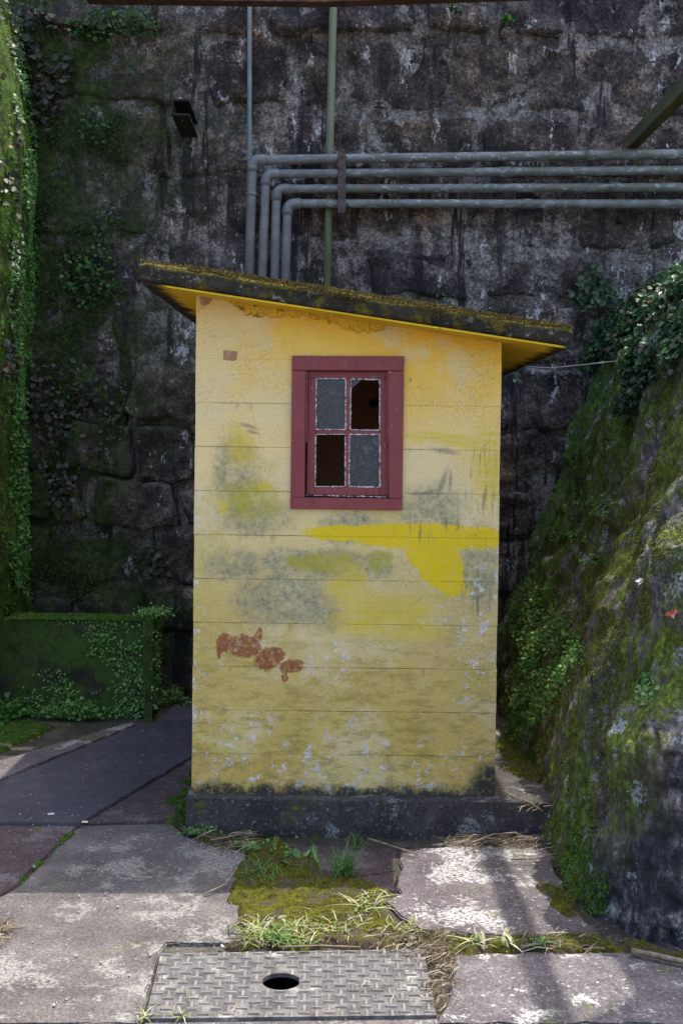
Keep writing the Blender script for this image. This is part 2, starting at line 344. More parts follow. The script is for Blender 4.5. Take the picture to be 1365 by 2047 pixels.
def m_roof():
    n = NT('roof_concrete', 0.95, 0.2); fine = n.noise(48, 5, 0.75); med = n.noise(9, 5, 0.7)
    col = n.ramp(med, [(0.3, (0.012, 0.011, 0.008)), (0.55, (0.03, 0.026, 0.018)), (0.8, (0.07, 0.06, 0.04))])
    col = n.mix(n.mr(n.noise(16, 5, 0.75, off=(5, 0, 0)), 0.58, 0.68, 0, 0.8), col, (0.24, 0.23, 0.22))
    col = n.mix(n.mr(fine, 0.60, 0.72, 0, 0.7), col, (0.3, 0.29, 0.27))
    up = n.mr(n.sep(n.N)[2], 0.1, 0.6)
    mo = n.math('MAXIMUM', up, n.mr(n.noise(12, 4, 0.65, off=(1, 1, 7)), 0.52, 0.66, 0, 0.8))
    col = n.mix(mo, col, n.ramp(n.noise(60, 4, 0.75), [(0.3, (0.02, 0.02, 0.004)), (0.5, (0.085, 0.07, 0.008)), (0.7, (0.19, 0.13, 0.012))]))
    b = n.bump(med, 0.6, 0.015); n.bump(fine, 0.9, 0.006, b); return n.done(col)

def m_soffit():
    n = NT('soffit_paint', 0.8, 0.2); x, y, z = n.sep(n.P)
    bd = n.noise(6, 5, 0.7, scl=(0.9, 5.0, 1)); fine = n.noise(40, 4, 0.7)
    col = n.ramp(n.noise(7, 4, 0.6), [(0.3, (0.58, 0.36, 0.012)), (0.7, (0.66, 0.44, 0.03))])
    col = n.mix(n.mr(n.noise(5, 5, 0.7, scl=(0.7, 2.5, 1), off=(3, 0, 0)), 0.5, 0.68, 0, 0.5), col, (0.30, 0.21, 0.02))
    ex = n.math('ADD', n.math('ABSOLUTE', n.math('SUBTRACT', x, 0.035)), n.math('MULTIPLY', n.math('SUBTRACT', bd, 0.5), 0.28))
    bk = n.mr(ex, 0.82, 0.87)
    ed = n.math('MULTIPLY', n.mr(bd, 0.58, 0.66), n.mr(n.noise(2.4, 3, 0.5), 0.42, 0.55))
    col = n.mix(n.math('MAXIMUM', bk, ed), col, (0.022, 0.02, 0.012))
    b = n.bump(bd, 0.4, 0.01); n.bump(fine, 0.4, 0.003, b); return n.done(col)

def m_rock():
    n = NT('mossy_rock', 0.85, 0.35); x, y, z = n.sep(n.P)
    xs = n.math('SUBTRACT', x, n.math('MULTIPLY', z, 0.36))
    W = n.warp(5, 0.12, 4)
    big = n.noise(1.5, 5, 0.62, vec=W, off=(3, 1, 0)); st = n.noise(2.2, 6, 0.72, vec=W, scl=(3.4, 3.4, 0.55)); fs = n.noise(9, 5, 0.75, scl=(3, 3, 0.5))
    fine = n.noise(55, 5, 0.75); med = n.noise(8, 5, 0.7)
    col = n.ramp(med, [(0.28, (0.022, 0.021, 0.026)), (0.45, (0.065, 0.06, 0.064)), (0.6, (0.14, 0.125, 0.12)), (0.8, (0.28, 0.26, 0.25))])
    col = n.mix(n.mr(fs, 0.5, 0.7, 0, 0.7), col, (0.16, 0.13, 0.095))
    col = n.mix(n.mr(fine, 0.58, 0.72, 0, 0.6), col, (0.26, 0.24, 0.22))
    col = n.mix(1.0, col, n.ramp(n.noise(20, 8, 0.8, scl=(1.5, 1.5, 0.8)), [(0.36, (0.2, 0.2, 0.23)), (0.5, (0.8, 0.78, 0.78)), (0.64, (2.3, 2.25, 2.15))]), 'MULTIPLY')
    # moss in streaks, thicker on the side face and towards the foot at the back
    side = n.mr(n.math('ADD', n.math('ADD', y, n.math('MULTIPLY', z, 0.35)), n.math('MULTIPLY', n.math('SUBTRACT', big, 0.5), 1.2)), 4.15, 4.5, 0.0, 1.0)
    col = n.mix(n.math('MULTIPLY', n.math('SUBTRACT', 1.0, side), n.mr(med, 0.66, 0.5)), col, n.mix(1.0, col, (0.3, 0.32, 0.4), 'MULTIPLY'))  # front face tinted dark blue: its shade is put into the colour
    mo = n.math('MULTIPLY', n.mr(n.math('ADD', n.math('MULTIPLY', st, 0.75), n.math('MULTIPLY', big, 0.35)), 0.485, 0.565), side)
    edge = n.mr(n.math('ADD', y, n.math('MULTIPLY', n.math('SUBTRACT', st, 0.5), 1.5)), 6.6, 7.4)
    mo = n.math('MAXIMUM', mo, n.math('MULTIPLY', edge, 0.85))
    mo = n.math('MULTIPLY', mo, n.mr(n.noise(20, 4, 0.7), 0.3, 0.5, 0.35, 1))
    mc = n.ramp(n.noise(24, 5, 0.75, scl=(1.6, 1.6, 0.6)), [(0.3, (0.022, 0.036, 0.005)), (0.45, (0.07, 0.096, 0.01)), (0.6, (0.14, 0.175, 0.016)), (0.78, (0.25, 0.32, 0.045))])
    mc = n.mix(n.mr(y, 5.2, 6.6, 0, 0.75), mc, n.ramp(n.noise(20, 4, 0.7), [(0.3, (0.014, 0.042, 0.008)), (0.7, (0.085, 0.19, 0.016))]))
    br = n.mr(n.noise(3, 4, 0.6, scl=(2, 2, 0.6), off=(1, 1, 1)), 0.52, 0.66, 0, 0.45)
    mc = n.mix(br, mc, (0.075, 0.045, 0.012))
    mc = n.mix(1.0, mc, n.ramp(n.noise(34, 6, 0.8, scl=(1.7, 1.7, 0.75)), [(0.34, (0.3, 0.32, 0.3)), (0.5, (0.85, 0.85, 0.85)), (0.66, (1.9, 1.85, 1.7))]), 'MULTIPLY')
    col = n.mix(mo, col, mc)
    li = n.math('MULTIPLY', n.mr(n.noise(6, 6, 0.75, off=(9, 9, 1)), 0.575, 0.61), n.mr(n.noise(45, 4, 0.75), 0.42, 0.52))
    col = n.mix(n.math('MULTIPLY', li, 0.75), col, (0.34, 0.37, 0.37))
    b = n.bump(st, 0.6, 0.06); b = n.bump(fs, 0.8, 0.03, b); b = n.bump(med, 0.5, 0.02, b); n.bump(fine, 0.9, 0.007, b)
    return n.done(col, n.mr(mo, 0, 1, 0.7, 0.97))

def m_slab(name, a, b_, c_, white=0.5, wcol=(0.56, 0.54, 0.52), moss=0.3, grain=1.0):
    n = NT(name, 0.9, 0.25); W = n.warp(6, 0.1, 4)
    big = n.noise(2.3, 5, 0.65, vec=W); med = n.noise(11, 6, 0.72); fine = n.noise(70, 4, 0.75); grit = n.noise(230, 2, 0.6)
    col = n.ramp(n.math('ADD', n.math('MULTIPLY', big, 0.55), n.math('MULTIPLY', med, 0.45)), [(0.32, a), (0.5, b_), (0.68, c_)])
    col = n.mix(n.mr(n.orand, 0, 1, 0, 0.3), col, n.mix(1.0, col, (1.15, 1.0, 1.0), 'MULTIPLY'))
    col = n.mix(n.mr(fine, 0.52, 0.70, 0, 0.55 * grain), col, n.mix(1.0, col, (1.9, 1.85, 1.8), 'MULTIPLY'))
    col = n.mix(n.mr(grit, 0.38, 0.28, 0, 0.6 * grain), col, (0.03, 0.028, 0.028))
    col = n.mix(0.9 * grain, col, n.mix(1.0, col, n.ramp(n.noise(85, 5, 0.82), [(0.34, (0.4, 0.39, 0.4)), (0.5, (0.95, 0.94, 0.94)), (0.66, (1.75, 1.72, 1.68))]), 'MULTIPLY'))
    col = n.mix(n.mr(n.noise(1.6, 6, 0.7, off=(6, 2, 2)), 0.5, 0.62, 0, 0.5), col, n.mix(1.0, col, (0.6, 0.57, 0.58), 'MULTIPLY'))
    if white:
        w = n.math('MULTIPLY', n.mr(n.noise(4.2, 8, 0.76, vec=W, off=(2, 7, 3)), 0.525, 0.57), n.mr(n.noise(75, 4, 0.8), 0.44, 0.52, 0.0, 1))
        w2 = n.mr(n.noise(48, 4, 0.72, off=(8, 3, 3)), 0.625, 0.65)
        col = n.mix(n.math('MULTIPLY', n.math('MAXIMUM', w, w2), white), col, wcol)
    if moss:
        m = n.math('MULTIPLY', n.mr(n.noise(3.3, 6, 0.7, vec=W, off=(1, 9, 9)), 0.57, 0.66), moss)
        col = n.mix(m, col, m_moss_ramp(n, n.noise(40, 4, 0.7)))
    b = n.bump(med, 0.3, 0.012); b = n.bump(fine, 0.6, 0.005, b); n.bump(grit, 0.6, 0.002, b); return n.done(col)

def m_leaf(name, cols, trans=0.3, rough=0.5):
    n = NT(name, rough, 0.35); col = n.ramp(n.isl, cols)
    t = n.t.nodes.new('ShaderNodeBsdfTranslucent'); n.L(col, t.inputs[0])
    mx = n.t.nodes.new('ShaderNodeMixShader'); mx.inputs[0].default_value = trans
    n.t.links.new(n.b.outputs[0], mx.inputs[1]); n.t.links.new(t.outputs[0], mx.inputs[2]); n.t.links.new(mx.outputs[0], n.out.inputs[0])
    return n.done(col)

def m_pipe():
    n = NT('pipe_paint', 0.55, 0.4); x, y, z = n.sep(n.P)
    col = n.ramp(n.noise(7, 4, 0.65), [(0.3, (0.085, 0.092, 0.105)), (0.7, (0.17, 0.178, 0.19))])
    hor = n.math('MULTIPLY', n.mr(z, 3.15, 3.3), n.mr(x, -0.75, 0.1, 0.25, 1))
    col = n.mix(n.math('MULTIPLY', hor, n.mr(n.noise(6, 5, 0.7, scl=(1, 1, 2)), 0.35, 0.6)), col, (0.07, 0.085, 0.072))
    li = n.math('MULTIPLY', n.mr(n.noise(28, 5, 0.75, scl=(0.6, 1, 1)), 0.55, 0.64), hor)
    col = n.mix(n.math('MULTIPLY', li, 0.8), col, (0.30, 0.37, 0.34))
    col = n.mix(n.mr(n.noise(90, 3, 0.7), 0.66, 0.7, 0, 0.8), col, (0.4, 0.42, 0.42))
    col = n.mix(n.mr(n.noise(5, 5, 0.75, scl=(3, 1, 0.5), off=(4, 0, 0)), 0.6, 0.68, 0, 0.8), col, (0.11, 0.06, 0.05))
    n.bump(n.noise(60, 4, 0.7), 0.4, 0.003); return n.done(col)

def m_red():
    n = NT('oxblood_paint', 0.5, 0.35)
    col = n.ramp(n.noise(6, 4, 0.65), [(0.3, (0.165, 0.027, 0.028)), (0.7, (0.22, 0.044, 0.042))])
    col = n.mix(n.mr(n.noise(12, 4, 0.7, scl=(6, 1, 0.5)), 0.55, 0.75, 0, 0.4), col, (0.24, 0.085, 0.09))
    col = n.mix(n.mr(n.noise(55, 4, 0.75), 0.66, 0.69, 0, 0.85), col, (0.48, 0.42, 0.4))
    col = n.mix(n.mr(n.noise(18, 5, 0.7, off=(3, 0, 0)), 0.6, 0.7, 0, 0.5), col, (0.085, 0.016, 0.02))
    n.bump(n.noise(25, 4, 0.7, scl=(4, 1, 0.6)), 0.35, 0.003); return n.done(col)

def m_glass():
    n = NT('obscure_glass', 0.28, 0.6); x, y, z = n.sep(n.P)
    r = n.t.nodes.new('ShaderNodeVectorRotate'); r.rotation_type = 'Y_AXIS'; r.inputs['Angle'].default_value = R(-24); n.L(n.P, r.inputs['Vector'])
    v = n.voro(95, 'F1', vec=r.outputs[0], scl=(0.8, 0.001, 1.35), rnd=0.35)
    col = n.ramp(v, [(0.0, (0.15, 0.15, 0.17)), (0.3, (0.05, 0.05, 0.06)), (0.55, (0.012, 0.012, 0.016))])
    col = n.mix(n.mr(n.noise(25, 4, 0.7), 0.55, 0.75, 0, 0.4), col, (0.2, 0.19, 0.2))
    n.b.inputs['Transmission Weight'].default_value = 0.25
    n.bump(v, -0.9, 0.004); return n.done(col)

M = {}
M['stone'] = m_wall('stone'); M['mortar'] = m_wall('mortar'); M['paint'] = m_paint(); M['roof'] = m_roof(); M['soffit'] = m_soffit()
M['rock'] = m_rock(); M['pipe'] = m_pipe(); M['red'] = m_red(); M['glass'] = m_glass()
M['concrete'] = m_slab('grey_concrete', (0.044, 0.041, 0.041), (0.08, 0.075, 0.072), (0.135, 0.128, 0.119), 0.6, (0.29, 0.28, 0.255), 0.3)  # plain grey concrete of the left and front slabs
M['purple'] = m_slab('purple_concrete', (0.045, 0.039, 0.041), (0.088, 0.078, 0.08), (0.145, 0.13, 0.13), 0.95, (0.36, 0.35, 0.33), 0.5)
M['slate'] = m_slab('dark_slab', (0.034, 0.032, 0.04), (0.05, 0.047, 0.057), (0.07, 0.066, 0.075), 0.05, (0.4, 0.4, 0.4), 0, 0.4)
M['tile'] = m_slab('red_tile', (0.035, 0.026, 0.028), (0.058, 0.042, 0.044), (0.1, 0.075, 0.076), 0.3, (0.25, 0.24, 0.24), 0.9)
M['soil'] = m_slab('damp_soil', (0.022, 0.02, 0.016), (0.04, 0.037, 0.027), (0.075, 0.066, 0.05), 0.15, (0.3, 0.28, 0.25), 1.0)
M['far'] = m_slab('open_concrete', (0.09, 0.08, 0.076), (0.14, 0.126, 0.118), (0.2, 0.18, 0.165), 0.4, (0.36, 0.34, 0.31), 0.2)
M['plinth'] = m_slab('plinth_concrete', (0.022, 0.021, 0.02), (0.042, 0.039, 0.037), (0.085, 0.078, 0.075), 0.45, (0.36, 0.38, 0.37), 0.9)
M['moss'] = m_simple('moss_cushion', [(0.32, (0.016, 0.016, 0.004)), (0.5, (0.05, 0.048, 0.005)), (0.68, (0.1, 0.092, 0.01))], 30, 5, 0.97, 0.008, 0.1, None, None, (0.05, 0.038, 0.03), 7, (0.5, 0.56))
M['moss_shade'] = m_simple('wet_moss', [(0.3, (0.008, 0.016, 0.003)), (0.5, (0.03, 0.055, 0.006)), (0.72, (0.075, 0.12, 0.01))], 22, 5, 0.95, 0.012, 0.15, None, None, (0.02, 0.018, 0.012), 5, (0.5, 0.6))
M['damp_wall'] = m_simple('damp_wall', [(0.3, (0.008, 0.009, 0.006)), (0.5, (0.022, 0.024, 0.014)), (0.72, (0.05, 0.05, 0.032))], 18, 6, 0.9, 0.012, 0.25, None, None, (0.036, 0.07, 0.009), 5.5, (0.40, 0.54))
M['brown'] = m_simple('brown_interior', [(0.3, (0.34, 0.22, 0.15)), (0.7, (0.42, 0.28, 0.19))], 6, 4, 0.9, 0.002)
M['black'] = m_simple('black_iron', [(0.3, (0.006, 0.006, 0.006)), (0.7, (0.014, 0.013, 0.012))], 20, 3, 0.8, 0.002)
M['rust'] = m_simple('rusted_steel', [(0.3, (0.03, 0.02, 0.015)), (0.5, (0.08, 0.042, 0.028)), (0.75, (0.16, 0.085, 0.055))], 14, 5, 0.85, 0.004)
M['bracket'] = m_simple('bracket_steel', [(0.3, (0.03, 0.025, 0.028)), (0.55, (0.07, 0.05, 0.05)), (0.8, (0.16, 0.14, 0.14))], 30, 5, 0.8, 0.003)
M['algae_steel'] = m_simple('algae_steel', [(0.3, (0.022, 0.03, 0.016)), (0.55, (0.06, 0.065, 0.03)), (0.8, (0.12, 0.085, 0.045))], 10, 5, 0.8, 0.003, 0.3, (2, 0.3, 2))
M['conduit'] = m_simple('conduit_paint', [(0.3, (0.10, 0.125, 0.13)), (0.7, (0.17, 0.19, 0.185))], 10, 4, 0.6, 0.001)
M['conduit_green'] = m_simple('algae_conduit', [(0.3, (0.085, 0.105, 0.06)), (0.7, (0.16, 0.18, 0.115))], 10, 4, 0.65, 0.001, 0.3, (3, 3, 0.4))
M['putty'] = m_simple('putty', [(0.35, (0.2, 0.17, 0.17)), (0.6, (0.55, 0.52, 0.5))], 80, 4, 0.8, 0.002)
M['brick'] = m_simple('raw_brick', [(0.3, (0.26, 0.13, 0.06)), (0.7, (0.42, 0.26, 0.14))], 40, 4, 0.9, 0.004)
M['plaster'] = m_simple('cracked_plaster', [(0.3, (0.42, 0.24, 0.03)), (0.52, (0.60, 0.37, 0.03)), (0.8, (0.66, 0.43, 0.06))], 14, 6, 0.9, 0.012, 0.2, None, None, (0.07, 0.045, 0.02), 16, (0.55, 0.62))
M['plate'] = m_simple('cover_steel', [(0.34, (0.032, 0.029, 0.028)), (0.5, (0.072, 0.067, 0.063)), (0.68, (0.135, 0.127, 0.118))], 16, 6, 0.75, 0.003, 0.4, None, None, (0.24, 0.225, 0.19), 8, (0.55, 0.64))
M['tread'] = m_simple('tread_steel', [(0.32, (0.07, 0.065, 0.062)), (0.5, (0.13, 0.122, 0.116)), (0.7, (0.21, 0.2, 0.188))], 14, 5, 0.65, 0.002, 0.4)
M['twig'] = m_simple('dry_twig', [(0.3, (0.11, 0.08, 0.05)), (0.7, (0.26, 0.21, 0.15))], 40, 4, 0.9, 0.002)
M['wire'] = m_simple('old_wire', [(0.3, (0.15, 0.14, 0.13)), (0.7, (0.25, 0.235, 0.22))], 30, 3, 0.6, 0.001)
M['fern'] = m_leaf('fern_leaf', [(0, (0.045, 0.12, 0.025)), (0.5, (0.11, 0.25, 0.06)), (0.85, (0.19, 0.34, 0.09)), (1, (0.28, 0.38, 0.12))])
M['fern_dark'] = m_leaf('dark_fern_leaf', [(0, (0.014, 0.04, 0.008)), (0.5, (0.03, 0.085, 0.016)), (0.9, (0.06, 0.14, 0.025)), (1, (0.1, 0.17, 0.04))])  # darker copy of the fern colours for the wall clumps
M['vine'] = m_leaf('vine_leaf', [(0, (0.012, 0.035, 0.016)), (0.5, (0.03, 0.08, 0.03)), (0.85, (0.06, 0.115, 0.05)), (0.95, (0.07, 0.06, 0.045)), (1, (0.16, 0.045, 0.04))], 0.2, 0.4)
M['vine_grey'] = m_leaf('grey_vine_leaf', [(0, (0.018, 0.026, 0.014)), (0.6, (0.042, 0.05, 0.03)), (0.92, (0.075, 0.062, 0.045)), (1, (0.12, 0.035, 0.025))], 0.15, 0.5)
M['vine_bright'] = m_leaf('bright_vine_leaf', [(0, (0.018, 0.07, 0.01)), (0.5, (0.038, 0.145, 0.018)), (0.85, (0.07, 0.2, 0.025)), (0.97, (0.11, 0.22, 0.04)), (1, (0.2, 0.1, 0.09))], 0.35)
M['moss_fuzz'] = m_leaf('moss_fuzz', [(0, (0.035, 0.045, 0.004)), (0.5, (0.09, 0.1, 0.008)), (1, (0.17, 0.19, 0.02))], 0.25, 0.9)
M['moss_green'] = m_leaf('green_moss_fuzz', [(0, (0.02, 0.055, 0.004)), (0.5, (0.05, 0.12, 0.01)), (1, (0.1, 0.2, 0.02))], 0.25, 0.9)
M['moss_dark'] = m_leaf('dark_moss_fuzz', [(0, (0.008, 0.018, 0.004)), (0.5, (0.022, 0.045, 0.008)), (0.9, (0.05, 0.08, 0.012)), (1, (0.09, 0.12, 0.02))], 0.2, 0.9)
M['moss_roof'] = m_leaf('roof_moss_fuzz', [(0, (0.02, 0.017, 0.003)), (0.5, (0.06, 0.046, 0.006)), (0.8, (0.12, 0.07, 0.008)), (1, (0.13, 0.125, 0.02))], 0.2, 0.9)
M['grass'] = m_leaf('grass_blade', [(0, (0.07, 0.13, 0.02)), (0.3, (0.16, 0.21, 0.05)), (0.6, (0.33, 0.34, 0.13)), (0.85, (0.45, 0.42, 0.26)), (1, (0.6, 0.57, 0.44))], 0.35)
M['grass_green'] = m_leaf('green_grass_blade', [(0, (0.04, 0.11, 0.02)), (0.6, (0.08, 0.2, 0.04)), (1, (0.16, 0.26, 0.06))], 0.35)
M['straw'] = m_leaf('dry_straw', [(0, (0.06, 0.042, 0.025)), (0.5, (0.17, 0.13, 0.085)), (0.8, (0.3, 0.25, 0.17)), (1, (0.48, 0.44, 0.36))], 0.2, 0.8)
M['white_leaf'] = m_leaf('pale_leaf', [(0, (0.6, 0.58, 0.5)), (1, (0.75, 0.72, 0.65))], 0.2)
M['red_leaf'] = m_leaf('red_leaf', [(0, (0.45, 0.07, 0.03)), (0.6, (0.6, 0.14, 0.06)), (1, (0.6, 0.3, 0.25))], 0.3)
M['pebble'] = m_simple('pebbles', [(0.3, (0.12, 0.11, 0.1)), (0.7, (0.42, 0.4, 0.37))], 5, 3, 0.9, 0.002)

# ------------------------------------------------------------------ leaves and blades
def leafmesh(name, pts, nrm, size, var=0.4, droop=0.5, width=0.7, fold=0.25, shape=4, rg=None):
    rg = rg or rng; N = len(pts); P = np.asarray(pts, float); Nn = np.asarray(nrm, float)
    Nn = Nn + rg.normal(0, 0.45, (N, 3)); Nn /= np.linalg.norm(Nn, axis=1)[:, None]
    t = rg.normal(0, 1, (N, 3)); t[:, 2] -= droop * 2.0
    t -= Nn * np.sum(t * Nn, 1)[:, None]; t /= np.linalg.norm(t, axis=1)[:, None] + 1e-9
    s = np.cross(Nn, t); sz = (size * (1 + rg.uniform(-var, var, N)))[:, None]
    tt = t * 0.92 + Nn * 0.35
    if shape == 3:
        prof = [(0, 0, 0), (0.5, width / 2, fold), (1, 0, 0), (0.5, -width / 2, fold)]; faces = [(0, 1, 2), (0, 2, 3)]
    else:
        prof = [(0, 0, 0), (0.25, width / 2, fold), (0.62, width * 0.42, fold), (1, 0, 0), (0.62, -width * 0.42, fold), (0.25, -width / 2, fold), (0.5, 0, 0)]
        faces = [(0, 1, 6), (1, 2, 6), (2, 3, 6), (3, 4, 6), (4, 5, 6), (5, 0, 6)]
    k = len(prof); V = np.zeros((N, k, 3))
    for i, (a, b, c) in enumerate(prof): V[:, i] = P + sz * (tt * a + s * b + Nn * (c * abs(b) * 0.8))
    Fc = (np.array(faces)[None] + (np.arange(N) * k)[:, None, None]).reshape(-1, 3)
    return npmesh(name, V.reshape(-1, 3), Fc)
def npmesh(name, V, Fc):
    me = bpy.data.meshes.new(name); nf = len(Fc); w = Fc.shape[1]
    me.vertices.add(len(V)); me.vertices.foreach_set('co', np.ascontiguousarray(V, np.float32).ravel())
    me.loops.add(nf * w); me.loops.foreach_set('vertex_index', np.ascontiguousarray(Fc, np.int32).ravel())
    me.polygons.add(nf); me.polygons.foreach_set('loop_start', np.arange(nf, dtype=np.int32) * w)
    me.update(calc_edges=True); me.validate(); return me
def runners(me, P, c=None):
    """thin stems from the root of a plant to each of its leaves, added to the same mesh"""
    P = np.asarray(P, float); c = P.mean(0) * np.array([1, 1, 0]) + np.array([0, 0, P[:, 2].min()]) if c is None else np.array(c)
    n0 = len(me.vertices); co = np.zeros(n0 * 3, np.float32); me.vertices.foreach_get('co', co); V0 = co.reshape(-1, 3)
    Fs = [tuple(p.vertices) for p in me.polygons]; V = list(map(tuple, V0))
    for q in P:
        k = len(V); s_ = np.array([.0012, .0012, 0]); V += [tuple(c - s_), tuple(c + s_), tuple(q + s_), tuple(q - s_)]; Fs.append((k, k + 1, k + 2, k + 3))
    m2 = bpy.data.meshes.new(me.name); m2.from_pydata(V, [], Fs); m2.update(); return m2
def blademesh(name, pts, length, width, lean=0.5, var=0.4, seg=4, rg=None):
    rg = rg or rng; N = len(pts); P = np.asarray(pts, float)
    a = rg.uniform(0, 2 * math.pi, N); d = np.stack([np.cos(a), np.sin(a), 0 * a], 1); sd_ = np.stack([-np.sin(a), np.cos(a), 0 * a], 1)
    Ln = (length * (1 + rg.uniform(-var, var, N)))[:, None]; le = (lean * (0.4 + rg.uniform(0, 1.2, N)))[:, None]
    kink = rg.normal(0, .22, (N, 3)) * np.array([1, 1, .25])
    V = np.zeros((N, 2 * (seg + 1), 3))
    for i in range(seg + 1):
        q = i / seg; c = P + Ln * kink * q * q + Ln * (d * le * q ** 1.6 + np.array([0, 0, 1]) * (q - 0.45 * le * q * q))
        w = width * (1 - q) ** 0.7 * 0.5 + 0.0004
        V[:, 2 * i] = c - sd_ * w; V[:, 2 * i + 1] = c + sd_ * w
    fs = [(2 * i, 2 * i + 1, 2 * i + 3, 2 * i + 2) for i in range(seg)]
    Fc = (np.array(fs)[None] + (np.arange(N) * 2 * (seg + 1))[:, None, None]).reshape(-1, 4)
    return npmesh(name, V.reshape(-1, 3), Fc)

# ================================================================== THE SETTING: ground
GZ = -0.014
def atz3(x, y): p = atZ(x, y, 0.012); return (p.x, p.y)
hx0, hx1 = atz3(330, 1920)[0], atz3(850, 1920)[0]; hy0, hy1 = atz3(600, 2022)[1], atz3(600, 1912)[1]
gx = [-70, hx0, hx1, 70]; gy = [-70, hy0, hy1, YW + .6]
ground = link('ground', mesh('ground', [(a, b, GZ) for a in gx for b in gy], [(i * 4 + j, i * 4 + 4 + j, i * 4 + 5 + j, i * 4 + j + 1) for i in range(3) for j in range(3) if (i, j) != (1, 1)]), M['soil'], kind='structure')
def inpoly(poly, x, y):
    c = False; n = len(poly)
    for i in range(n):
        x1, y1 = poly[i]; x2, y2 = poly[(i + 1) % n]
        if (y1 > y) != (y2 > y) and x < (x2 - x1) * (y - y1) / (y2 - y1) + x1: c = not c
    return c
def slab(pxpoly, ztop, mat, jit=0.008, name='paving_slab', thick=0.06, parent=ground, seed=0, tilt=0.0, step=0.06):
    r = random.Random(seed + len(pxpoly) * 13 + int(pxpoly[0][0]))
    P = [atZ(x, y, ztop) for x, y in pxpoly]; out = []
    for i, a in enumerate(P):
        b = P[(i + 1) % len(P)]; L_ = (b - a).length; k = max(1, min(24, int(L_ / step)))
        nrm = Vector((-(b - a).y, (b - a).x, 0)).normalized()
        for j in range(k):
            q = a.lerp(b, j / k)
            q = q + nrm * (r.uniform(-jit, jit) if L_ < 4 else 0); out.append(q)
    bm = bmesh.new(); vs = [bm.verts.new((q.x, q.y, ztop)) for q in out]; f = bm.faces.new(vs)
    if f.normal.z < 0 or (f.normal_update() or f.normal.z) < 0: f.normal_flip()
    ex = bmesh.ops.extrude_face_region(bm, geom=[f]); top = [g for g in ex['geom'] if isinstance(g, bmesh.types.BMFace)][0]
    for v in f.verts if f.is_valid else []: v.co.z -= 0
    bmesh.ops.recalc_face_normals(bm, faces=bm.faces)
    tv = set(top.verts)
    for v in bm.verts:
        if v not in tv: v.co.z -= thick
    ed = [e for e in bm.edges if e.verts[0] in tv and e.verts[1] in tv]
    bmesh.ops.bevel(bm, geom=ed, offset=0.006, segments=2, affect='EDGES', clamp_overlap=True)
    bmesh.ops.recalc_face_normals(bm, faces=bm.faces)
    bmesh.ops.triangulate(bm, faces=[q for q in bm.faces if len(q.verts) > 4])
    me = bpy.data.meshes.new(name); bm.to_mesh(me); bm.free()
    o = link(name, me, mat, parent); return o
# big open yard behind and beside the camera, then the single slabs in view
slab([(28, 1778), (164, 1650), (345, 1648), (372, 1672), (420, 1690), (492, 1702), (478, 1780), (484, 1884), (332, 1884), (314, 1905), (279, 2046), (-330, 2046), (-330, 1960)], 0.0, M['concrete'], 0.006)
slab([(-330, 1642), (157, 1651), (22, 1777), (-330, 1950)], -0.004, M['tile'], 0.006)
slab([(-330, 1690), (155, 1562), (0, 1556), (-330, 1650)], -0.006, M['tile'], 0.004) if False else None
slab([(-420, 1640), (-300, 1652), (0, 1562), (275, 1449), (392, 1446), (392, 1507), (160, 1645)], 0.012, M['slate'], 0.003, name='dark_slab')
slab([(-300, 1560), (0, 1520), (262, 1442), (270, 1447), (0, 1559), (-300, 1648)], 0.0, M['purple'], 0.008, name='kerb_strip')
slab([(312, 1440), (346, 1412), (420, 1404), (420, 1442)], 0.06, M['slate'], 0.004, name='raised_slab', thick=0.09)
slab([(167, 1646), (389, 1510), (388, 1572), (366, 1604), (352, 1640)], -0.002, M['tile'], 0.006)
slab([(800, 1700), (905, 1692), (1092, 1688), (1108, 1736), (1150, 1815), (1196, 1872), (1010, 1872), (840, 1858), (770, 1802), (798, 1786)], 0.002, M['purple'], 0.012)
slab([(560, 1694), (640, 1690), (792, 1692), (792, 1740), (716, 1752), (640, 1738), (570, 1730)], -0.01, M['tile'], 0.012)
slab([(720, 1752), (794, 1746), (792, 1784), (735, 1782)], -0.008, M['tile'], 0.008)
slab([(905, 1908), (1100, 1903), (1252, 1904), (1420, 1938), (1900, 2046), (868, 2046), (900, 1990)], 0.004, M['purple'], 0.01)
slab([(1110, 1890 - 8), (1210, 1880), (1245, 1896), (1120, 1897)], -0.02, M['tile'], 0.006) if False else None
slab([(1290, 1872), (1420, 1880), (1500, 1930), (1380, 1915)], -0.006, M['tile'], 0.01)
slab([(-900, 2048), (285, 2048), (290, 2039), (874, 2033), (880, 2048), (1900, 2048), (2600, 2900), (-2600, 2900)], 0.0, M['concrete'], 0.0, step=5)
# the rest of the yard
slabm = mesh('yard', [(-60, -60, -.004), (60, -60, -.004), (60, 2.3, -.004), (-60, 2.3, -.004)], [(0, 1, 2, 3)])
link('yard', slabm, M['far'], kind='structure')
link('yard', mesh('yard', [(-60, 2.3, -.01), (-2.9, 2.3, -.01), (-2.9, 6.5, -.01), (-60, 6.5, -.01)], [(0, 1, 2, 3)]), M['far'], kind='structure')
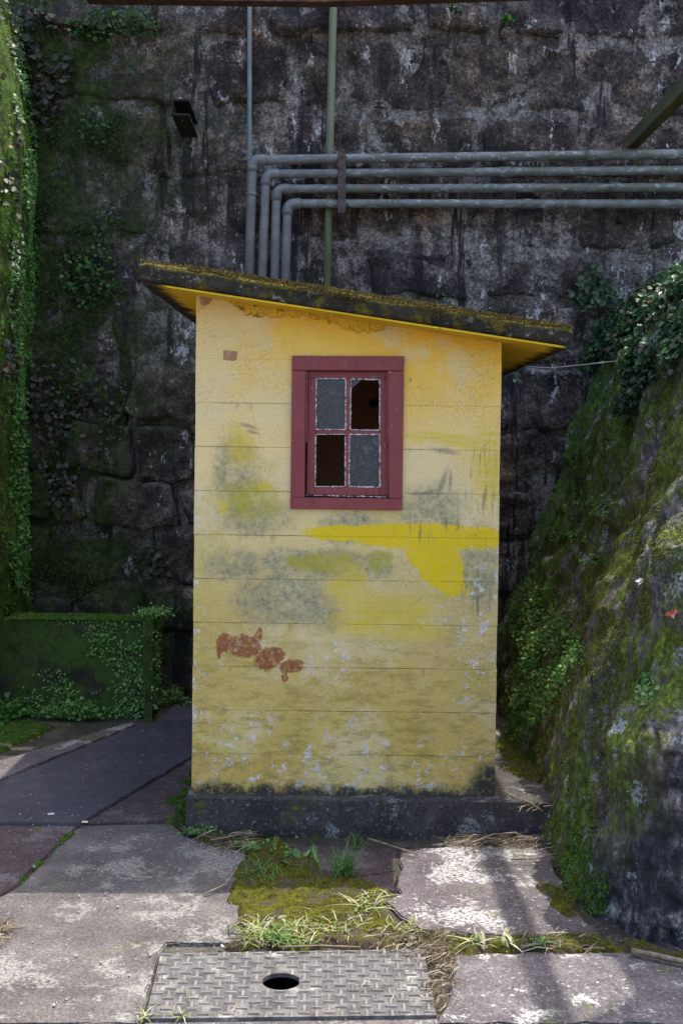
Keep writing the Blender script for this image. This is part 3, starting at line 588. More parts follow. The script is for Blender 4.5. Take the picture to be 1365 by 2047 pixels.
# ================================================================== retaining wall with its stones
wall = empty('retaining_wall', (0, YW, 0), label='tall dark stained stone retaining wall filling the background', cat='wall')
def w2l(V, o): return [(v[0] - o.location.x, v[1] - o.location.y, v[2] - o.location.z) for v in V]
def partl(name, V, Fc, mat, parent, loc=None, smooth=True, **k):
    """mesh in world coordinates put under a thing whose root sits at parent.location"""
    root = parent
    off = Vector((0, 0, 0)); q = parent
    while q is not None: off += q.location; q = q.parent
    me = mesh(name, [(v[0] - off.x, v[1] - off.y, v[2] - off.z) for v in V], Fc)
    return link(name, me, mat, parent, smooth=smooth, **k)
def addm(name, me, mat, parent, smooth=False, **k):
    off = Vector((0, 0, 0)); q = parent
    while q is not None: off += q.location; q = q.parent
    me.transform(Matrix.Translation(-off)); return link(name, me, mat, parent, smooth=smooth, **k)
WH = 5.5
nx, nz = 260, 200
xs = np.linspace(-3.4, 3.6, nx); zs = np.linspace(-0.1, WH, nz)
G = np.stack(np.meshgrid(xs, zs, indexing='ij'), -1).reshape(-1, 2)
Pm = np.stack([G[:, 0], np.zeros(len(G)), G[:, 1]], 1)
dep = 0.030 * fbm(Pm * 1.7, 4, 3) + 0.012 * fbm(Pm * 9, 3, 5)
Vm = np.stack([G[:, 0], YW - dep, G[:, 1]], 1)
partl('mortar', Vm, [f[::-1] for f in grid_faces(nx, nz)][::1], M['mortar'], wall)
# body of the wall, terrain above
addm('wall_body', boxmesh('wall_body', (-30, YW + 0.1, -0.1), (30, YW + 1.2, WH - 0.02)), M['mortar'], wall)
tv = [(-70, YW + 1.1, WH - 0.1), (70, YW + 1.1, WH - 0.1), (70, 90, WH + 4), (-70, 90, WH + 4)]
link('terrain', mesh('terrain', tv, [(0, 1, 2, 3)]), M['soil'], kind='structure')
def stone(cx, cz, quad, seed, proud, rough):
    nu, nv = 21, 15; r = np.random.default_rng(seed)
    U, Vv = np.meshgrid(np.linspace(-1, 1, nu), np.linspace(-1, 1, nv), indexing='ij'); u = U.ravel(); v = Vv.ravel()
    # superellipse-like rounding of the corners
    k = 0.07; uu = u * (1 - k * v ** 4 * np.abs(u) ** 3); vv = v * (1 - k * u ** 4 * np.abs(v) ** 3)
    a = (uu + 1) / 2; b = (vv + 1) / 2; q = np.array(quad)
    xy = ((1 - a) * (1 - b))[:, None] * q[0] + (a * (1 - b))[:, None] * q[1] + (a * b)[:, None] * q[2] + ((1 - a) * b)[:, None] * q[3]
    P3 = np.stack([xy[:, 0], np.full(len(u), seed * 3.1), xy[:, 1]], 1)
    wob = 0.032 * np.stack([fbm(P3 * 4.5, 3, 11), fbm(P3 * 5, 3, 12)], 1); xy = xy + wob
    e = np.maximum(np.abs(u), np.abs(v)); edge = sstep(1.0, 0.86, e)
    tl = r.normal(0, 0.018, 2)
    d = proud * edge - 0.05 * (e > 0.99) + rough * (0.7 * fbm(P3 * 3.2, 3, 21) + 0.35 * fbm(P3 * 10, 3, 31)) * (0.35 + 0.65 * edge) + (tl[0] * u + tl[1] * v) * edge
    V3 = np.stack([xy[:, 0], YW - d, xy[:, 1]], 1)
    return V3, [f[::-1] for f in grid_faces(nu, nv)], sstep(0.55, 1.0, e)
zc = -0.05; row = 0; rs = random.Random(5)
rows = [0.42, 0.36, 0.40, 0.34, 0.40, 0.36, 0.44, 0.40, 0.46, 0.42, 0.46, 0.44, 0.46, 0.42]
sid = 0
for hgt in rows:
    if zc + hgt > WH: break
    x = -3.3 + rs.uniform(0, 0.4)
    while x < 3.3:
        w = rs.uniform(0.36, 1.0) if zc > 2 else rs.uniform(0.3, 0.75)
        g = 0.004 if zc < 2.0 else 0.014
        j = lambda s=0.03: rs.uniform(-s, s)
        quad = [(x + g, zc + g * .8), (x + w - g, zc + g * .8), (x + w - g, zc + hgt - g * .8), (x + g, zc + hgt - g * .8)]
        q_ = np.array(quad); q3 = np.stack([q_[:, 0], 0 * q_[:, 0], q_[:, 1]], 1)
        amp = 0.085 if zc < 2.1 else 0.06
        quad = (q_ + amp * np.stack([fbm(q3 * 2.3, 2, 300), fbm(q3 * 2.3, 2, 301)], 1)).tolist()
        low = zc < 2.1
        V3, Fs, rim = stone(x, zc, quad, sid, rs.uniform(0.03, 0.09) if low else rs.uniform(0.0, 0.026), 0.055 if low else 0.028)
        so_ = partl('stone', V3, Fs, M['stone'], wall); sid += 1
        at_ = so_.data.attributes.new('rim', 'FLOAT', 'POINT'); at_.data.foreach_set('value', rim.astype(np.float32))
        x += w
    zc += hgt; row += 1

# ================================================================== hut
hut = empty('guard_hut', ((XL + XR) / 2, YF, 0), label='small faded yellow block hut with slanted roof and red window', cat='hut')
PLX = atY(370, 1640, 5.04).x
TL = atY(278, 516, YR); BL = atY(278, 560, YR); TR = atY(1146, 652, YR); BR = atY(1144, 692, YR)
sl = (BR.z - BL.z) / (BR.x - BL.x)
def under(x): return BL.z + sl * (x - BL.x)
def over(x): return TL.z + (TR.z - TL.z) / (TR.x - TL.x) * (x - TL.x)
print('ROOF', TL, BL, TR, BR, 'slope', sl)
CH = CH_; TH = 0.15
WX0, WX1, WZ0, WZ1 = hp(596, 865).x, hp(794, 865).x, hp(694, 1008).z, hp(694, 722).z
def clip_top(poly):
    out = []; n = len(poly); f = lambda p: under(p[0]) - 0.004 - p[1]
    for i in range(n):
        a, b = poly[i], poly[(i + 1) % n]; fa, fb = f(a), f(b)
        if fa >= 0: out.append(a)
        if fa * fb < 0: t = fa / (fa - fb); out.append((a[0] + t * (b[0] - a[0]), a[1] + t * (b[1] - a[1])))
    return out
def block_mesh(poly, ax, face, inner, ch=0.004, cs=None):
    """poly in (s,z); ax 'X': front wall (s=x, depth=y), 'Y': side wall (s=y, depth=x)"""
    n = len(poly); c = (sum(p[0] for p in poly) / n, sum(p[1] for p in poly) / n)
    sg = 1 if inner > face else -1
    def P(p, d): return (p[0], d, p[1]) if ax == 'X' else (d, p[0], p[1])
    cs = ch if cs is None else cs
    ins = [(p[0] + (cs if p[0] < c[0] else -cs), p[1] + (ch if p[1] < c[1] else -ch)) for p in poly]
    V = [P(p, face) for p in ins] + [P(p, face + sg * ch * 0.9) for p in poly] + [P(p, inner) for p in poly]
    Fc = [tuple(range(n))]
    for k in (0, 1):
        for i in range(n): a = k * n + i; b = k * n + (i + 1) % n; Fc.append((a, a + n, b + n, b))
    Fc.append(tuple(range(3 * n - 1, 2 * n - 1, -1)))
    me = mesh('block', V, Fc); bm = bmesh.new(); bm.from_mesh(me); bmesh.ops.recalc_face_normals(bm, faces=bm.faces); bm.to_mesh(me); bm.free(); return me
rb = random.Random(3); DY0, DY1 = 5.75, 6.45
ncourse = 12
for c in range(ncourse):
    z0 = ZP - 0.0115 + c * CH; z1 = z0 + CH - 0.0004
    # front
    cuts = [XL + rb.uniform(-.0018, .0006)] + [q for q in np.arange(XL + (0.10 if c % 2 == 0 else 0.30), XR - 0.05, 0.4)] + [XR + rb.uniform(-.0006, .0018)]
    for a, b in zip(cuts[:-1], cuts[1:]):
        spans = [(a + 0.0001, b - 0.0001)]
        if z1 > WZ0 and z0 < WZ1:
            spans = [(s0, min(s1, WX0)) for s0, s1 in spans if s0 < WX0] + [(max(s0, WX1), s1) for s0, s1 in spans if s1 > WX1]
            spl = [(s0, s1, z0, z1) for s0, s1 in spans]
            if z0 < WZ0 - 0.01: spl = [(a + .0001, b - .0001, z0, z1)] if (b < WX0 or a > WX1) else spl + [(max(a, WX0) - .0001, min(b, WX1) + .0001, z0, WZ0)]
            if z1 > WZ1 + 0.01 and not (b < WX0 or a > WX1): spl = spl + [(max(a, WX0) - .0001, min(b, WX1) + .0001, WZ1, z1)]
        else: spl = [(s0, s1, z0, z1) for s0, s1 in spans]
        for s0, s1, q0, q1 in spl:
            if s1 - s0 < 0.0015: continue
            poly = clip_top([(s0, q0), (s1, q0), (s1, q1), (s0, q1)])
            if len(poly) < 3: continue
            addm('block', block_mesh(poly, 'X', YF + rb.uniform(-0.0002, 0.0002), YF + TH, 0.0004 if c >= 9 else rb.choice((0.0005, 0.001, 0.0018, 0.003)), 0.0), M['paint'], hut)
    # sides
    for X, inn in ((XL, XL + TH), (XR, XR - TH)):
        zt = under(X) - 0.02
        if z0 > zt: continue
        cy = [YF + TH + 0.001] + list(np.arange(YF + (0.4 if c % 2 == 0 else 0.6), 6.85, 0.4)) + [6.9]
        for a, b in zip(cy[:-1], cy[1:]):
            if X == XR and b > DY0 and a < DY1 and z0 < 1.85:
                for a2, b2 in ((a, min(b, DY0)), (max(a, DY1), b)):
                    if b2 - a2 > .01: addm('block', block_mesh([(a2, z0), (b2, z0), (b2, min(z1, zt)), (a2, min(z1, zt))], 'Y', X, inn), M['paint'], hut)
                continue
            addm('block', block_mesh([(a, z0), (b, z0), (b, min(z1, zt)), (a, min(z1, zt))], 'Y', X, inn), M['paint'], hut)
# inner lining: dark brown room
def boxes(lst):
    V, Fc = [], []
    for a, b in lst:
        k = len(V)
        V += [(a[0], a[1], a[2]), (b[0], a[1], a[2]), (b[0], b[1], a[2]), (a[0], b[1], a[2]), (a[0], a[1], b[2]), (b[0], a[1], b[2]), (b[0], b[1], b[2]), (a[0], b[1], b[2])]
        Fc += [tuple(k + i for i in f) for f in ((0, 3, 2, 1), (4, 5, 6, 7), (0, 1, 5, 4), (1, 2, 6, 5), (2, 3, 7, 6), (3, 0, 4, 7))]
    return V, Fc
li0, li1, ly0, ly1 = XL + TH + 0.001, XR - TH - 0.001, YF + TH + 0.001, 6.9
V, Fc = boxes([((li0, ly0 + .013, ZP), (li0 + .012, ly1 - .013, 2.12)), ((li1 - .012, ly0 + .013, ZP), (li1, DY0, 2.12)), ((li1 - .012, DY1, ZP), (li1, ly1 - .013, 2.12)), ((li1 - .012, DY0, 1.92), (li1, DY1, 2.12)), ((XL + .001, ly1 - .012, ZP), (XR - .001, ly1, 2.14)),
               ((li0, ly0, ZP), (WX0 - .02, ly0 + .012, 2.12)), ((WX1 + .02, ly0, ZP), (li1, ly0 + .012, 2.12)), ((WX0 - .02, ly0, ZP), (WX1 + .02, ly0 + .012, WZ0 - .02)), ((WX0 - .02, ly0, WZ1 + .02), (WX1 + .02, ly0 + .012, 2.12)),
               ((li0, ly0 + .013, 2.121), (li1, ly1 - .013, 2.135)), ((li0, ly0 + .013, ZP + .001), (li1, ly1 - .013, ZP + .012))])
partl('inner_wall', V, Fc, M['brown'], hut, smooth=False)
hk = atY(747, 806, ly1 - .02)
me = tubemesh('vent_hole', [(hk.x, ly1 - .03, hk.z), (hk.x, ly1 - .0125, hk.z)], 0.026, 16); addm('vent_hole', me, M['black'], hut)  # round hole in the inner wall, drawn as a black disc
# ---- roof
nu, nv = 150, 5
def roofslab():
    r = np.random.default_rng(4); V = []; Fc = []
    # closed section loop at each x: bottom front, front mid, top front, top back, bottom back
    prof = [(0, 0), (0, .18), (0, .36), (0, .54), (0, .72), (0.012, .9), (0.04, 1.0), (0.15, 1.0), (0.5, 1.0), (1, 1.0), (1, 0.5), (1, 0)]
    m = len(prof)
    for i in range(nu):
        t = i / (nu - 1); xt = BL.x + (BR.x - BL.x) * t
        for (d, h) in prof:
            zb, zt = under(xt), over(xt)
            if t < 0.012: zt -= 0.012; zb += 0.006
            if t > 0.985: zt -= 0.018 * (t - 0.985) / 0.015; zb += 0.03 * (t - 0.985) / 0.015
            V.append((xt, YR + d * (YRB - YR), zb + (zt - zb) * h))
    V = np.array(V); nn = fbm(V * np.array([9, 9, 9]), 4, 8)
    inn = np.tile(np.array([0 if k in (0, 11) else 1 for k in range(m)]), nu)
    V[:, 1] -= 0.010 * nn * inn * (V[:, 1] < YR + 0.3); V[:, 2] += 0.008 * fbm(V * 7 + 5, 4, 9) * inn
    for i in range(nu - 1):
        for k in range(m): a = i * m + k; b = i * m + (k + 1) % m; Fc.append((a, a + m, b + m, b))
    Fc.append(tuple(range(m))); Fc.append(tuple(range((nu) * m - 1, (nu - 1) * m - 1, -1)))
    return V, Fc
V, Fc = roofslab()
roof = partl('roof', V, Fc, M['roof'], hut, smooth=True)
bm = bmesh.new(); bm.from_mesh(roof.data); bmesh.ops.recalc_face_normals(bm, faces=bm.faces); bm.to_mesh(roof.data); bm.free()
# soffit sheet painted yellow, 3 mm under the slab
sx = np.linspace(BL.x + 0.012, BR.x - 0.02, 60); V = []; Fc = []
for xx in sx:
    for dy in (0.006, YRB - YR - 0.01):
        for dz in (-0.004, -0.0125): V.append((xx, YR + dy, under(xx) + dz))
for i in range(59):
    a = i * 4; b = a + 4
    Fc += [(a + 1, b + 1, b + 3, a + 3), (a, a + 2, b + 2, b), (a, b, b + 1, a + 1), (a + 2, a + 3, b + 3, b + 2)]
Fc += [(0, 1, 3, 2), (59 * 4, 59 * 4 + 2, 59 * 4 + 3, 59 * 4 + 1)]
partl('soffit', V, Fc, M['soffit'], roof, smooth=False)
# moss along the top front edge
N = 30000; tx = rng.uniform(0, 1, N); X = BL.x + .005 + (BR.x - BL.x - .01) * tx
dd = np.abs(rng.normal(0, 1, N)); front = rng.uniform(0, 1, N) < 0.42
mossy = fbm(np.stack([X * 6, 0 * X, 0 * X], 1), 4, 40)
zt = np.array([over(q) for q in X]); zb = np.array([under(q) for q in X])
drop = np.where(front, np.minimum(dd * 0.011 * (1.0 + 1.5 * np.clip(mossy + .2, 0, 2)), 0.07), 0)
Yp = np.where(front, YR - 0.002 + 0.02 * np.exp(-drop * 60), YR + 0.015 + np.minimum(dd * 0.25, 2.0))
keep = (X > -0.7) | (rng.uniform(0, 1, N) < 0.25)
P_ = np.stack([X, Yp, zt - drop + 0.003 + 0.004 * mossy], 1)[keep]; Nn = np.where(front[:, None], np.array([0, -.8, .6]), np.array([0, -.15, 1.0]))[keep]
addm('moss', leafmesh('moss', P_, Nn, 0.0075, 0.5, -0.2, 0.5, 0.2, 3), M['moss_roof'], roof, kind='stuff')
# cracked plaster fillet under the slab (left two thirds), bare brick at the corner, bare brick chip
V = []; Fc = []; n_ = 70
xa, xb = hp(452, 600).x, hp(768, 640).x
for i in range(n_):
    t = i / (n_ - 1); xx = xa + (xb - xa) * t; low = 0.046 + 0.014 * math.sin(t * 9) + 0.011 * random.uniform(-1, 1) - 0.02 * max(0, t - .85) / .15
    low = max(0.012, low * min(1, 6 * t + 0.3)); th_ = 0.014 + random.uniform(-.003, .003)
    for (d, z) in ((0.002, 0.012), (th_, 0.012), (th_ + random.uniform(-.004, .004), low * .55), (th_, low - 0.006), (0.002, low)): V.append((xx, YF - d, under(xx) - z))
for i in range(n_ - 1):
    for k in range(5): a = i * 5 + k; b = i * 5 + (k + 1) % 5; Fc.append((a, b, b + 5, a + 5))
partl('plaster_band', V, Fc, M['plaster'], hut, smooth=False)
def chip(name, px, mat, d0=0.004):
    P0 = [atY(x, y, YF - d0) for x, y in px]; n = len(P0); r = random.Random(n)
    c = sum(P0, Vector()) / n; V = [p for p in P0] + [c.lerp(p, .6) + Vector((0, -0.006 + r.uniform(-.003, .003), 0)) for p in P0] + [c + Vector((0, -.008, 0))] + [Vector((p.x, YF + .02, p.z)) for p in P0]
    Fc = []
    for i in range(n):
        j = (i + 1) % n; Fc += [(i, j, n + j, n + i), (n + i, n + j, 2 * n), (2 * n + 1 + i, 2 * n + 1 + j, j, i)]
    partl(name, V, Fc, mat, hut, smooth=False)
chip('exposed_brick', [(400, 578), (410, 574), (424, 586), (427, 596), (417, 608), (405, 612), (400, 606)], M['brick'], 0.004)
chip('exposed_brick', [(447, 700), (475, 702), (473, 717), (468, 721), (447, 719)], M['brick'], 0.0025)
# ---- window
PR = 0.018                                     # casing stands proud of the wall
def rect(x0, y0, x1, y1, Y): a = atY(x0, y1, Y); b = atY(x1, y0, Y); return a, b
def quadbox(name, px, Yf_, Yb_, mat, parent, bev=0.0025, jit=0.0, **k):
    """four photo corners (tl, tr, br, bl) at depth Yf, extruded back to Yb"""
    P4 = [atY(x, y, Yf_) for x, y in px]
    V = [(p.x, Yf_, p.z) for p in P4] + [(p.x, Yb_, p.z) for p in P4]
    bm = bmesh.new(); vs = [bm.verts.new(v) for v in V]
    for f in ((0, 1, 2, 3), (7, 6, 5, 4), (0, 4, 5, 1), (1, 5, 6, 2), (2, 6, 7, 3), (3, 7, 4, 0)): bm.faces.new([vs[i] for i in f])
    bmesh.ops.recalc_face_normals(bm, faces=bm.faces)
    if bev: bmesh.ops.bevel(bm, geom=list(bm.edges), offset=bev, segments=1, affect='EDGES')
    me = bpy.data.meshes.new(name); bm.to_mesh(me); bm.free(); return addm(name, me, mat, parent, **k)
YC = YF - PR; YS = YF + 0.020                  # casing face, sash face
win = quadbox('window', [(584, 711), (808, 712), (807, 741), (583, 740)], YC, YF + .06, M['red'], hut)      # head board carries the rest
quadbox('casing', [(583.5, 740.6), (611, 740.6), (609, 995), (580.6, 994)], YC + .0005, YF + .06, M['red'], win)
quadbox('casing', [(776, 741.6), (807.5, 742), (804, 997), (777, 996)], YC + .0005, YF + .06, M['red'], win)
quadbox('sill', [(580, 994.5), (804, 997.4), (804, 1020), (580, 1017)], YC - .004, YF + .08, M['red'], win)
quadbox('stop_bead', [(611.4, 741), (614.6, 741), (613.6, 884), (610.6, 884)], YC + .006, YF + .05, M['red'], win, 0.001)
quadbox('stop_bead', [(773.4, 742), (776.6, 742), (776.6, 886), (773.6, 886)], YC + .006, YF + .05, M['red'], win, 0.001)
quadbox('sash_rail', [(616, 742), (777, 742.6), (776, 757), (615, 756)], YS, YS + .03, M['red'], win, .0015)
quadbox('sash_stile', [(615.6, 756.4), (632, 756.4), (629, 989), (613, 988)], YS + .0006, YS + .03, M['red'], win, .0015)
quadbox('sash_stile', [(758.6, 757), (776.5, 757.4), (777, 991), (759, 990.5)], YS + .0006, YS + .03, M['red'], win, .0015)
quadbox('sash_rail', [(629.4, 973), (758.4, 974.4), (758.4, 990.5), (629.4, 989)], YS + .0003, YS + .03, M['red'], win, .0015)
quadbox('muntin', [(691, 757), (700, 757), (697.5, 973), (690, 973)], YS + .001, YS + .03, M['red'], win, .0015)
quadbox('muntin', [(632, 859.6), (690.4, 860), (690.4, 867), (631, 867)], YS + .0014, YS + .028, M['red'], win, .0015)
quadbox('muntin', [(699, 860), (758.5, 860.5), (758.5, 867.5), (698, 867.2)], YS + .0014, YS + .028, M['red'], win, .0015)
YG = YS + .012
quadbox('pane', [(631, 756), (692, 756), (692, 861), (631, 861)], YG, YG + .004, M['glass'], win, 0)
quadbox('pane', [(697, 866), (760, 866), (760, 975), (696, 975)], YG, YG + .004, M['glass'], win, 0)
P3_ = [(700, 757), (724, 757), (718, 764), (709, 771), (704, 776), (700, 775)]
V = [atY(x, y, YG) for x, y in P3_]; V = V + [Vector((p.x, YG + .004, p.z)) for p in V]; n_ = 6
partl('glass_shard', V, [(0, 1, 2, 3, 4, 5), (11, 10, 9, 8, 7, 6)] + [(i, i + 6, (i + 1) % 6 + 6, (i + 1) % 6) for i in range(6)], M['glass'], win, smooth=False)
rp = random.Random(9)
def putty(x0, y0, x1, y1, w=2.2, gap=0.25):
    L_ = math.hypot(x1 - x0, y1 - y0); n = max(4, int(L_ / 3)); ux, uy = (x1 - x0) / L_, (y1 - y0) / L_; px_, py_ = -uy, ux
    V = []; Fc = []; Yp = YS - 0.0016
    on = True; prev = False
    for i in range(n + 1):
        t = i / n; x = x0 + (x1 - x0) * t; y = y0 + (y1 - y0) * t; on = rp.random() > gap
        a = w * rp.uniform(.35, 1.0); b = w * rp.uniform(0.2, .8)
        if not on: a *= 0.12; b *= 0.12
        q = [(x - px_ * a, y - py_ * a), (x + px_ * b, y + py_ * b)]
        pa, pb = atY(*q[0], Yp), atY(*q[1], Yp)
        V += [pa, pb, pa + Vector((0, .012, 0)), pb + Vector((0, .012, 0))]
    for i in range(n):
        a = 4 * i; b = a + 4; Fc += [(a, b, b + 1, a + 1), (a + 2, a + 3, b + 3, b + 2), (a, a + 2, b + 2, b), (a + 1, b + 1, b + 3, a + 3)]
    partl('putty', V, Fc, M['putty'], win, smooth=False)
for (x0, y0, x1, y1) in ((632, 757, 690, 757), (632, 757, 631.5, 858), (690.6, 757, 690.4, 858), (632, 858.4, 690, 859), (701, 758, 758, 758.5), (701, 758, 700, 858), (758.6, 758, 758.6, 820), (758.6, 820, 758.6, 859),
                         (631, 868, 630, 972), (690, 868, 689.6, 972), (699, 868.4, 758, 868.6), (698.6, 868, 697.6, 972), (758.6, 868, 759, 973), (697.6, 973, 758, 974)): putty(x0, y0, x1, y1)
putty(701, 859.4, 758, 860, 1.6, 0.05); putty(630, 972.6, 689, 973, 1.4, 0.1); putty(631, 868.2, 690, 868, 1.2, 0.15); putty(612, 990, 776, 993.5, 2.2, .6)

# ================================================================== rock bank at the right
base = np.array([(0.86, 7.9), (0.87, 7.0), (0.89, 6.0), (0.915, 5.2), (0.925, 4.75), (0.94, 4.45), (0.985, 4.24), (1.08, 4.1), (1.25, 4.0), (1.6, 3.92), (2.4, 3.9), (4.6, 3.9)])
seg = np.r_[0, np.cumsum(np.linalg.norm(np.diff(base, axis=0), axis=1))]
def rockpt(u, v, disp=True):
    """u: metres along the foot, v: 0..1 up the face, 1..2 back over the ledge"""
    bx = np.interp(u, seg, base[:, 0]); by = np.interp(u, seg, base[:, 1])
    e = 0.12; tx = np.interp(u + e, seg, base[:, 0]) - np.interp(u - e, seg, base[:, 0]); ty = np.interp(u + e, seg, base[:, 1]) - np.interp(u - e, seg, base[:, 1])
    ln = np.hypot(tx, ty) + 1e-9; ox, oy = ty / ln, -tx / ln            # outward
    bat = 0.36 - 0.10 * sstep(5.2, 4.3, by)
    H = 1.42 + 1.33 * sstep(4.35, 5.1, by)
    vv = np.minimum(v, 1); z = vv * H; led = np.maximum(v - 1, 0)
    inn = bat * z + led * 3.2 + 0.10 * sstep(0.88, 1.0, vv)
    z = z - 0.05 * sstep(0.9, 1.0, vv) + 0.25 * led
    x = bx - ox * inn; y = by - oy * inn
    # the front corner turns inwards only along x so that the face stays in front of the side
    if disp:
        P = np.stack([x, y, z], 1); S = P * np.array([1.9, 1.9, 0.75])
        d = 0.04 * fbm(P * 1.4, 3, 60) + 0.038 * fbm(S * 2.4, 5, 61, 0.55) + 0.024 * fbm(P * np.array([11, 11, 5]), 5, 62, .62)
        for sd_, th_, am_, fr_ in ((64, .05, .035, 1.8), (65, -.1, .028, 2.6), (66, .12, .02, 4.2)):
            q_ = fbm(P * np.array([fr_, fr_, fr_ * .6]) + 3.1, 4, sd_); d = d + am_ * sstep(th_ - .035, th_ + .035, q_)
        rg_ = 1 - np.abs(fbm(P * np.array([3.2, 3.2, 1.2]) + 4, 3, 63)); d = d - 0.05 * np.clip(rg_ - .55, 0, 1)
        # humps of the natural rock near the front
        def hump(X0, Y0, Z0, r, a): return a * np.exp(-(((x - X0) ** 2 + (y - Y0) ** 2 + (z - Z0) ** 2) / r ** 2))
        d = d + hump(1.46, 4.5, 1.26, 0.2, 0.12) + hump(1.22, 4.2, 0.62, 0.17, 0.15) - hump(1.28, 4.3, 0.98, 0.2, 0.06) + hump(1.1, 4.1, 0.2, 0.2, 0.05)
        d = d * np.where(v > 1, np.clip(1.4 - led, 0.3, 1), 1)
        nzv = np.where(v > 1, 0.9, 0.25)
        x = x + ox * d * (1 - nzv * .6); y = y + oy * d * (1 - nzv * .6); z = z + d * nzv * sstep(0, 0.15, v)
    return np.stack([x, y, z], 1)
us = np.r_[np.linspace(0, seg[4], 210, endpoint=False), np.linspace(seg[4], seg[8], 130, endpoint=False), np.linspace(seg[8], seg[-1], 30)]
vs_ = np.r_[np.linspace(-0.05, 1, 220), np.linspace(1.01, 2, 34)]
UU, VV = np.meshgrid(us, vs_, indexing='ij')
RP = rockpt(UU.ravel(), VV.ravel())
rock = empty('rock_bank', (1.6, 5.5, 0), label='sloping mossy natural rock bank along the right of the hut', cat='rock')
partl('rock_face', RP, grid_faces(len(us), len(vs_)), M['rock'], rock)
bm = bmesh.new(); o_ = rock.children[0]; bm.from_mesh(o_.data); bmesh.ops.recalc_face_normals(bm, faces=bm.faces); bm.to_mesh(o_.data); bm.free()
def proj(P):
    """world -> photo pixel (numpy), used only to choose where plants grow"""
    Mi = np.array(MROT.transposed()); Q = (np.asarray(P) - np.array(EYE)) @ Mi.T
    return np.stack([CX + F * Q[:, 0] / -Q[:, 2], CY - F * Q[:, 1] / -Q[:, 2]], 1)
NPOOL = 420000
pu = rng.uniform(0, seg[9], NPOOL); pv = np.where(rng.uniform(0, 1, NPOOL) < .85, rng.uniform(0, 1.0, NPOOL), rng.uniform(1.0, 1.3, NPOOL))
GN = np.zeros((len(us) * len(vs_), 3)); gr_ = RP.reshape(len(us), len(vs_), 3)
du = np.gradient(gr_, axis=0); dv = np.gradient(gr_, axis=1); gn = np.cross(dv, du); gn /= np.linalg.norm(gn, axis=2)[..., None] + 1e-9
iu = np.clip(np.searchsorted(us, pu) - 1, 0, len(us) - 2); iv = np.clip(np.searchsorted(vs_, pv) - 1, 0, len(vs_) - 2)
fu = ((pu - us[iu]) / (us[iu + 1] - us[iu]))[:, None]; fv = ((pv - vs_[iv]) / (vs_[iv + 1] - vs_[iv]))[:, None]
PP = gr_[iu, iv] * (1 - fu) * (1 - fv) + gr_[iu + 1, iv] * fu * (1 - fv) + gr_[iu, iv + 1] * (1 - fu) * fv + gr_[iu + 1, iv + 1] * fu * fv
PN = gn[iu, iv]; PN = PN * np.sign(-PN[:, 0:1] * .7 + PN[:, 2:3] * .6 - PN[:, 1:2] * .4 + 1e-6)
PX = proj(PP)
def rockscatter(n, fn, *a):
    st_ = max(1, NPOOL // n); o_ = int(rng.integers(0, st_)); i = np.arange(o_, NPOOL, st_)
    x, y = PX[i, 0], PX[i, 1]; P = PP[i]
    w = fn(x, y, P); k = rng.uniform(0, 1, len(i)) < w
    return P[k] + PN[i][k] * 0.004, PN[i][k]
def el(x, y, cx, cy, rx, ry, ang=0, p=1.0):
    a = math.radians(ang); dx = x - cx; dy = y - cy; u = dx * math.cos(a) + dy * math.sin(a); v = -dx * math.sin(a) + dy * math.cos(a)
    return np.clip(1.6 * (1 - ((u / rx) ** 2 + (v / ry) ** 2)), 0, 1) ** p
def clump(P, s=6, th=0.0, seed=70): return   sstep(th - .25, th + .25, fbm(P * s, 3, seed))
# ferns in the middle of the slope
P_, N_ = rockscatter(420000, lambda x, y, P: np.maximum.reduce([el(x, y, 1090, 1345, 50, 150, 18, 1.6), el(x, y, 1060, 1400, 46, 100, 10, 1.6), 0.8 * el(x, y, 1130, 1310, 44, 70, 10, 1.5), .5 * el(x, y, 1060, 1230, 30, 80, 10, 1.5)]) * clump(P, 7, -.18) * (.35 + .65 * clump(P, 18, -.1, 75)))
addm('fern_leaves', leafmesh('fern_leaves', P_ + N_ * rng.uniform(0, .05, (len(P_), 1)), N_, 0.02, 0.5, 0.3, 0.6, 0.3, 3), M['fern'],
     f1 := empty('fern_plant', (0.95, 6.2, 0.5), label='bright green fern patch low on the mossy rock slope', cat='fern'), kind='stuff')
P_, N_ = rockscatter(420000, lambda x, y, P: .8 * np.maximum.reduce([el(x, y, 1150, 1720, 40, 130, 12), el(x, y, 1190, 1800, 32, 70, 12), el(x, y, 1050, 1500, 26, 50, 20)]) * clump(P, 8, -.3))
link('moss_patch', leafmesh('moss', P_, N_, 0.013, 0.5, 0.9, 0.35, 0.2, 3), M['moss_green'], label='fuzzy bright moss hanging at the foot of the rock slope', cat='moss', kind='stuff')
P_, N_ = rockscatter(420000, lambda x, y, P: 0.8 * sstep(4.15, 4.8, P[:, 1]) * clump(P * np.array([2, 2, .6]), 5, 0.0, 72) * clump(P, 3, -.1, 73))
link('moss_carpet', leafmesh('moss', P_, N_, 0.012, 0.5, 0.9, 0.35, 0.2, 3), M['moss_fuzz'], label='olive moss streaks spread over the sloping rock', cat='moss', kind='stuff')
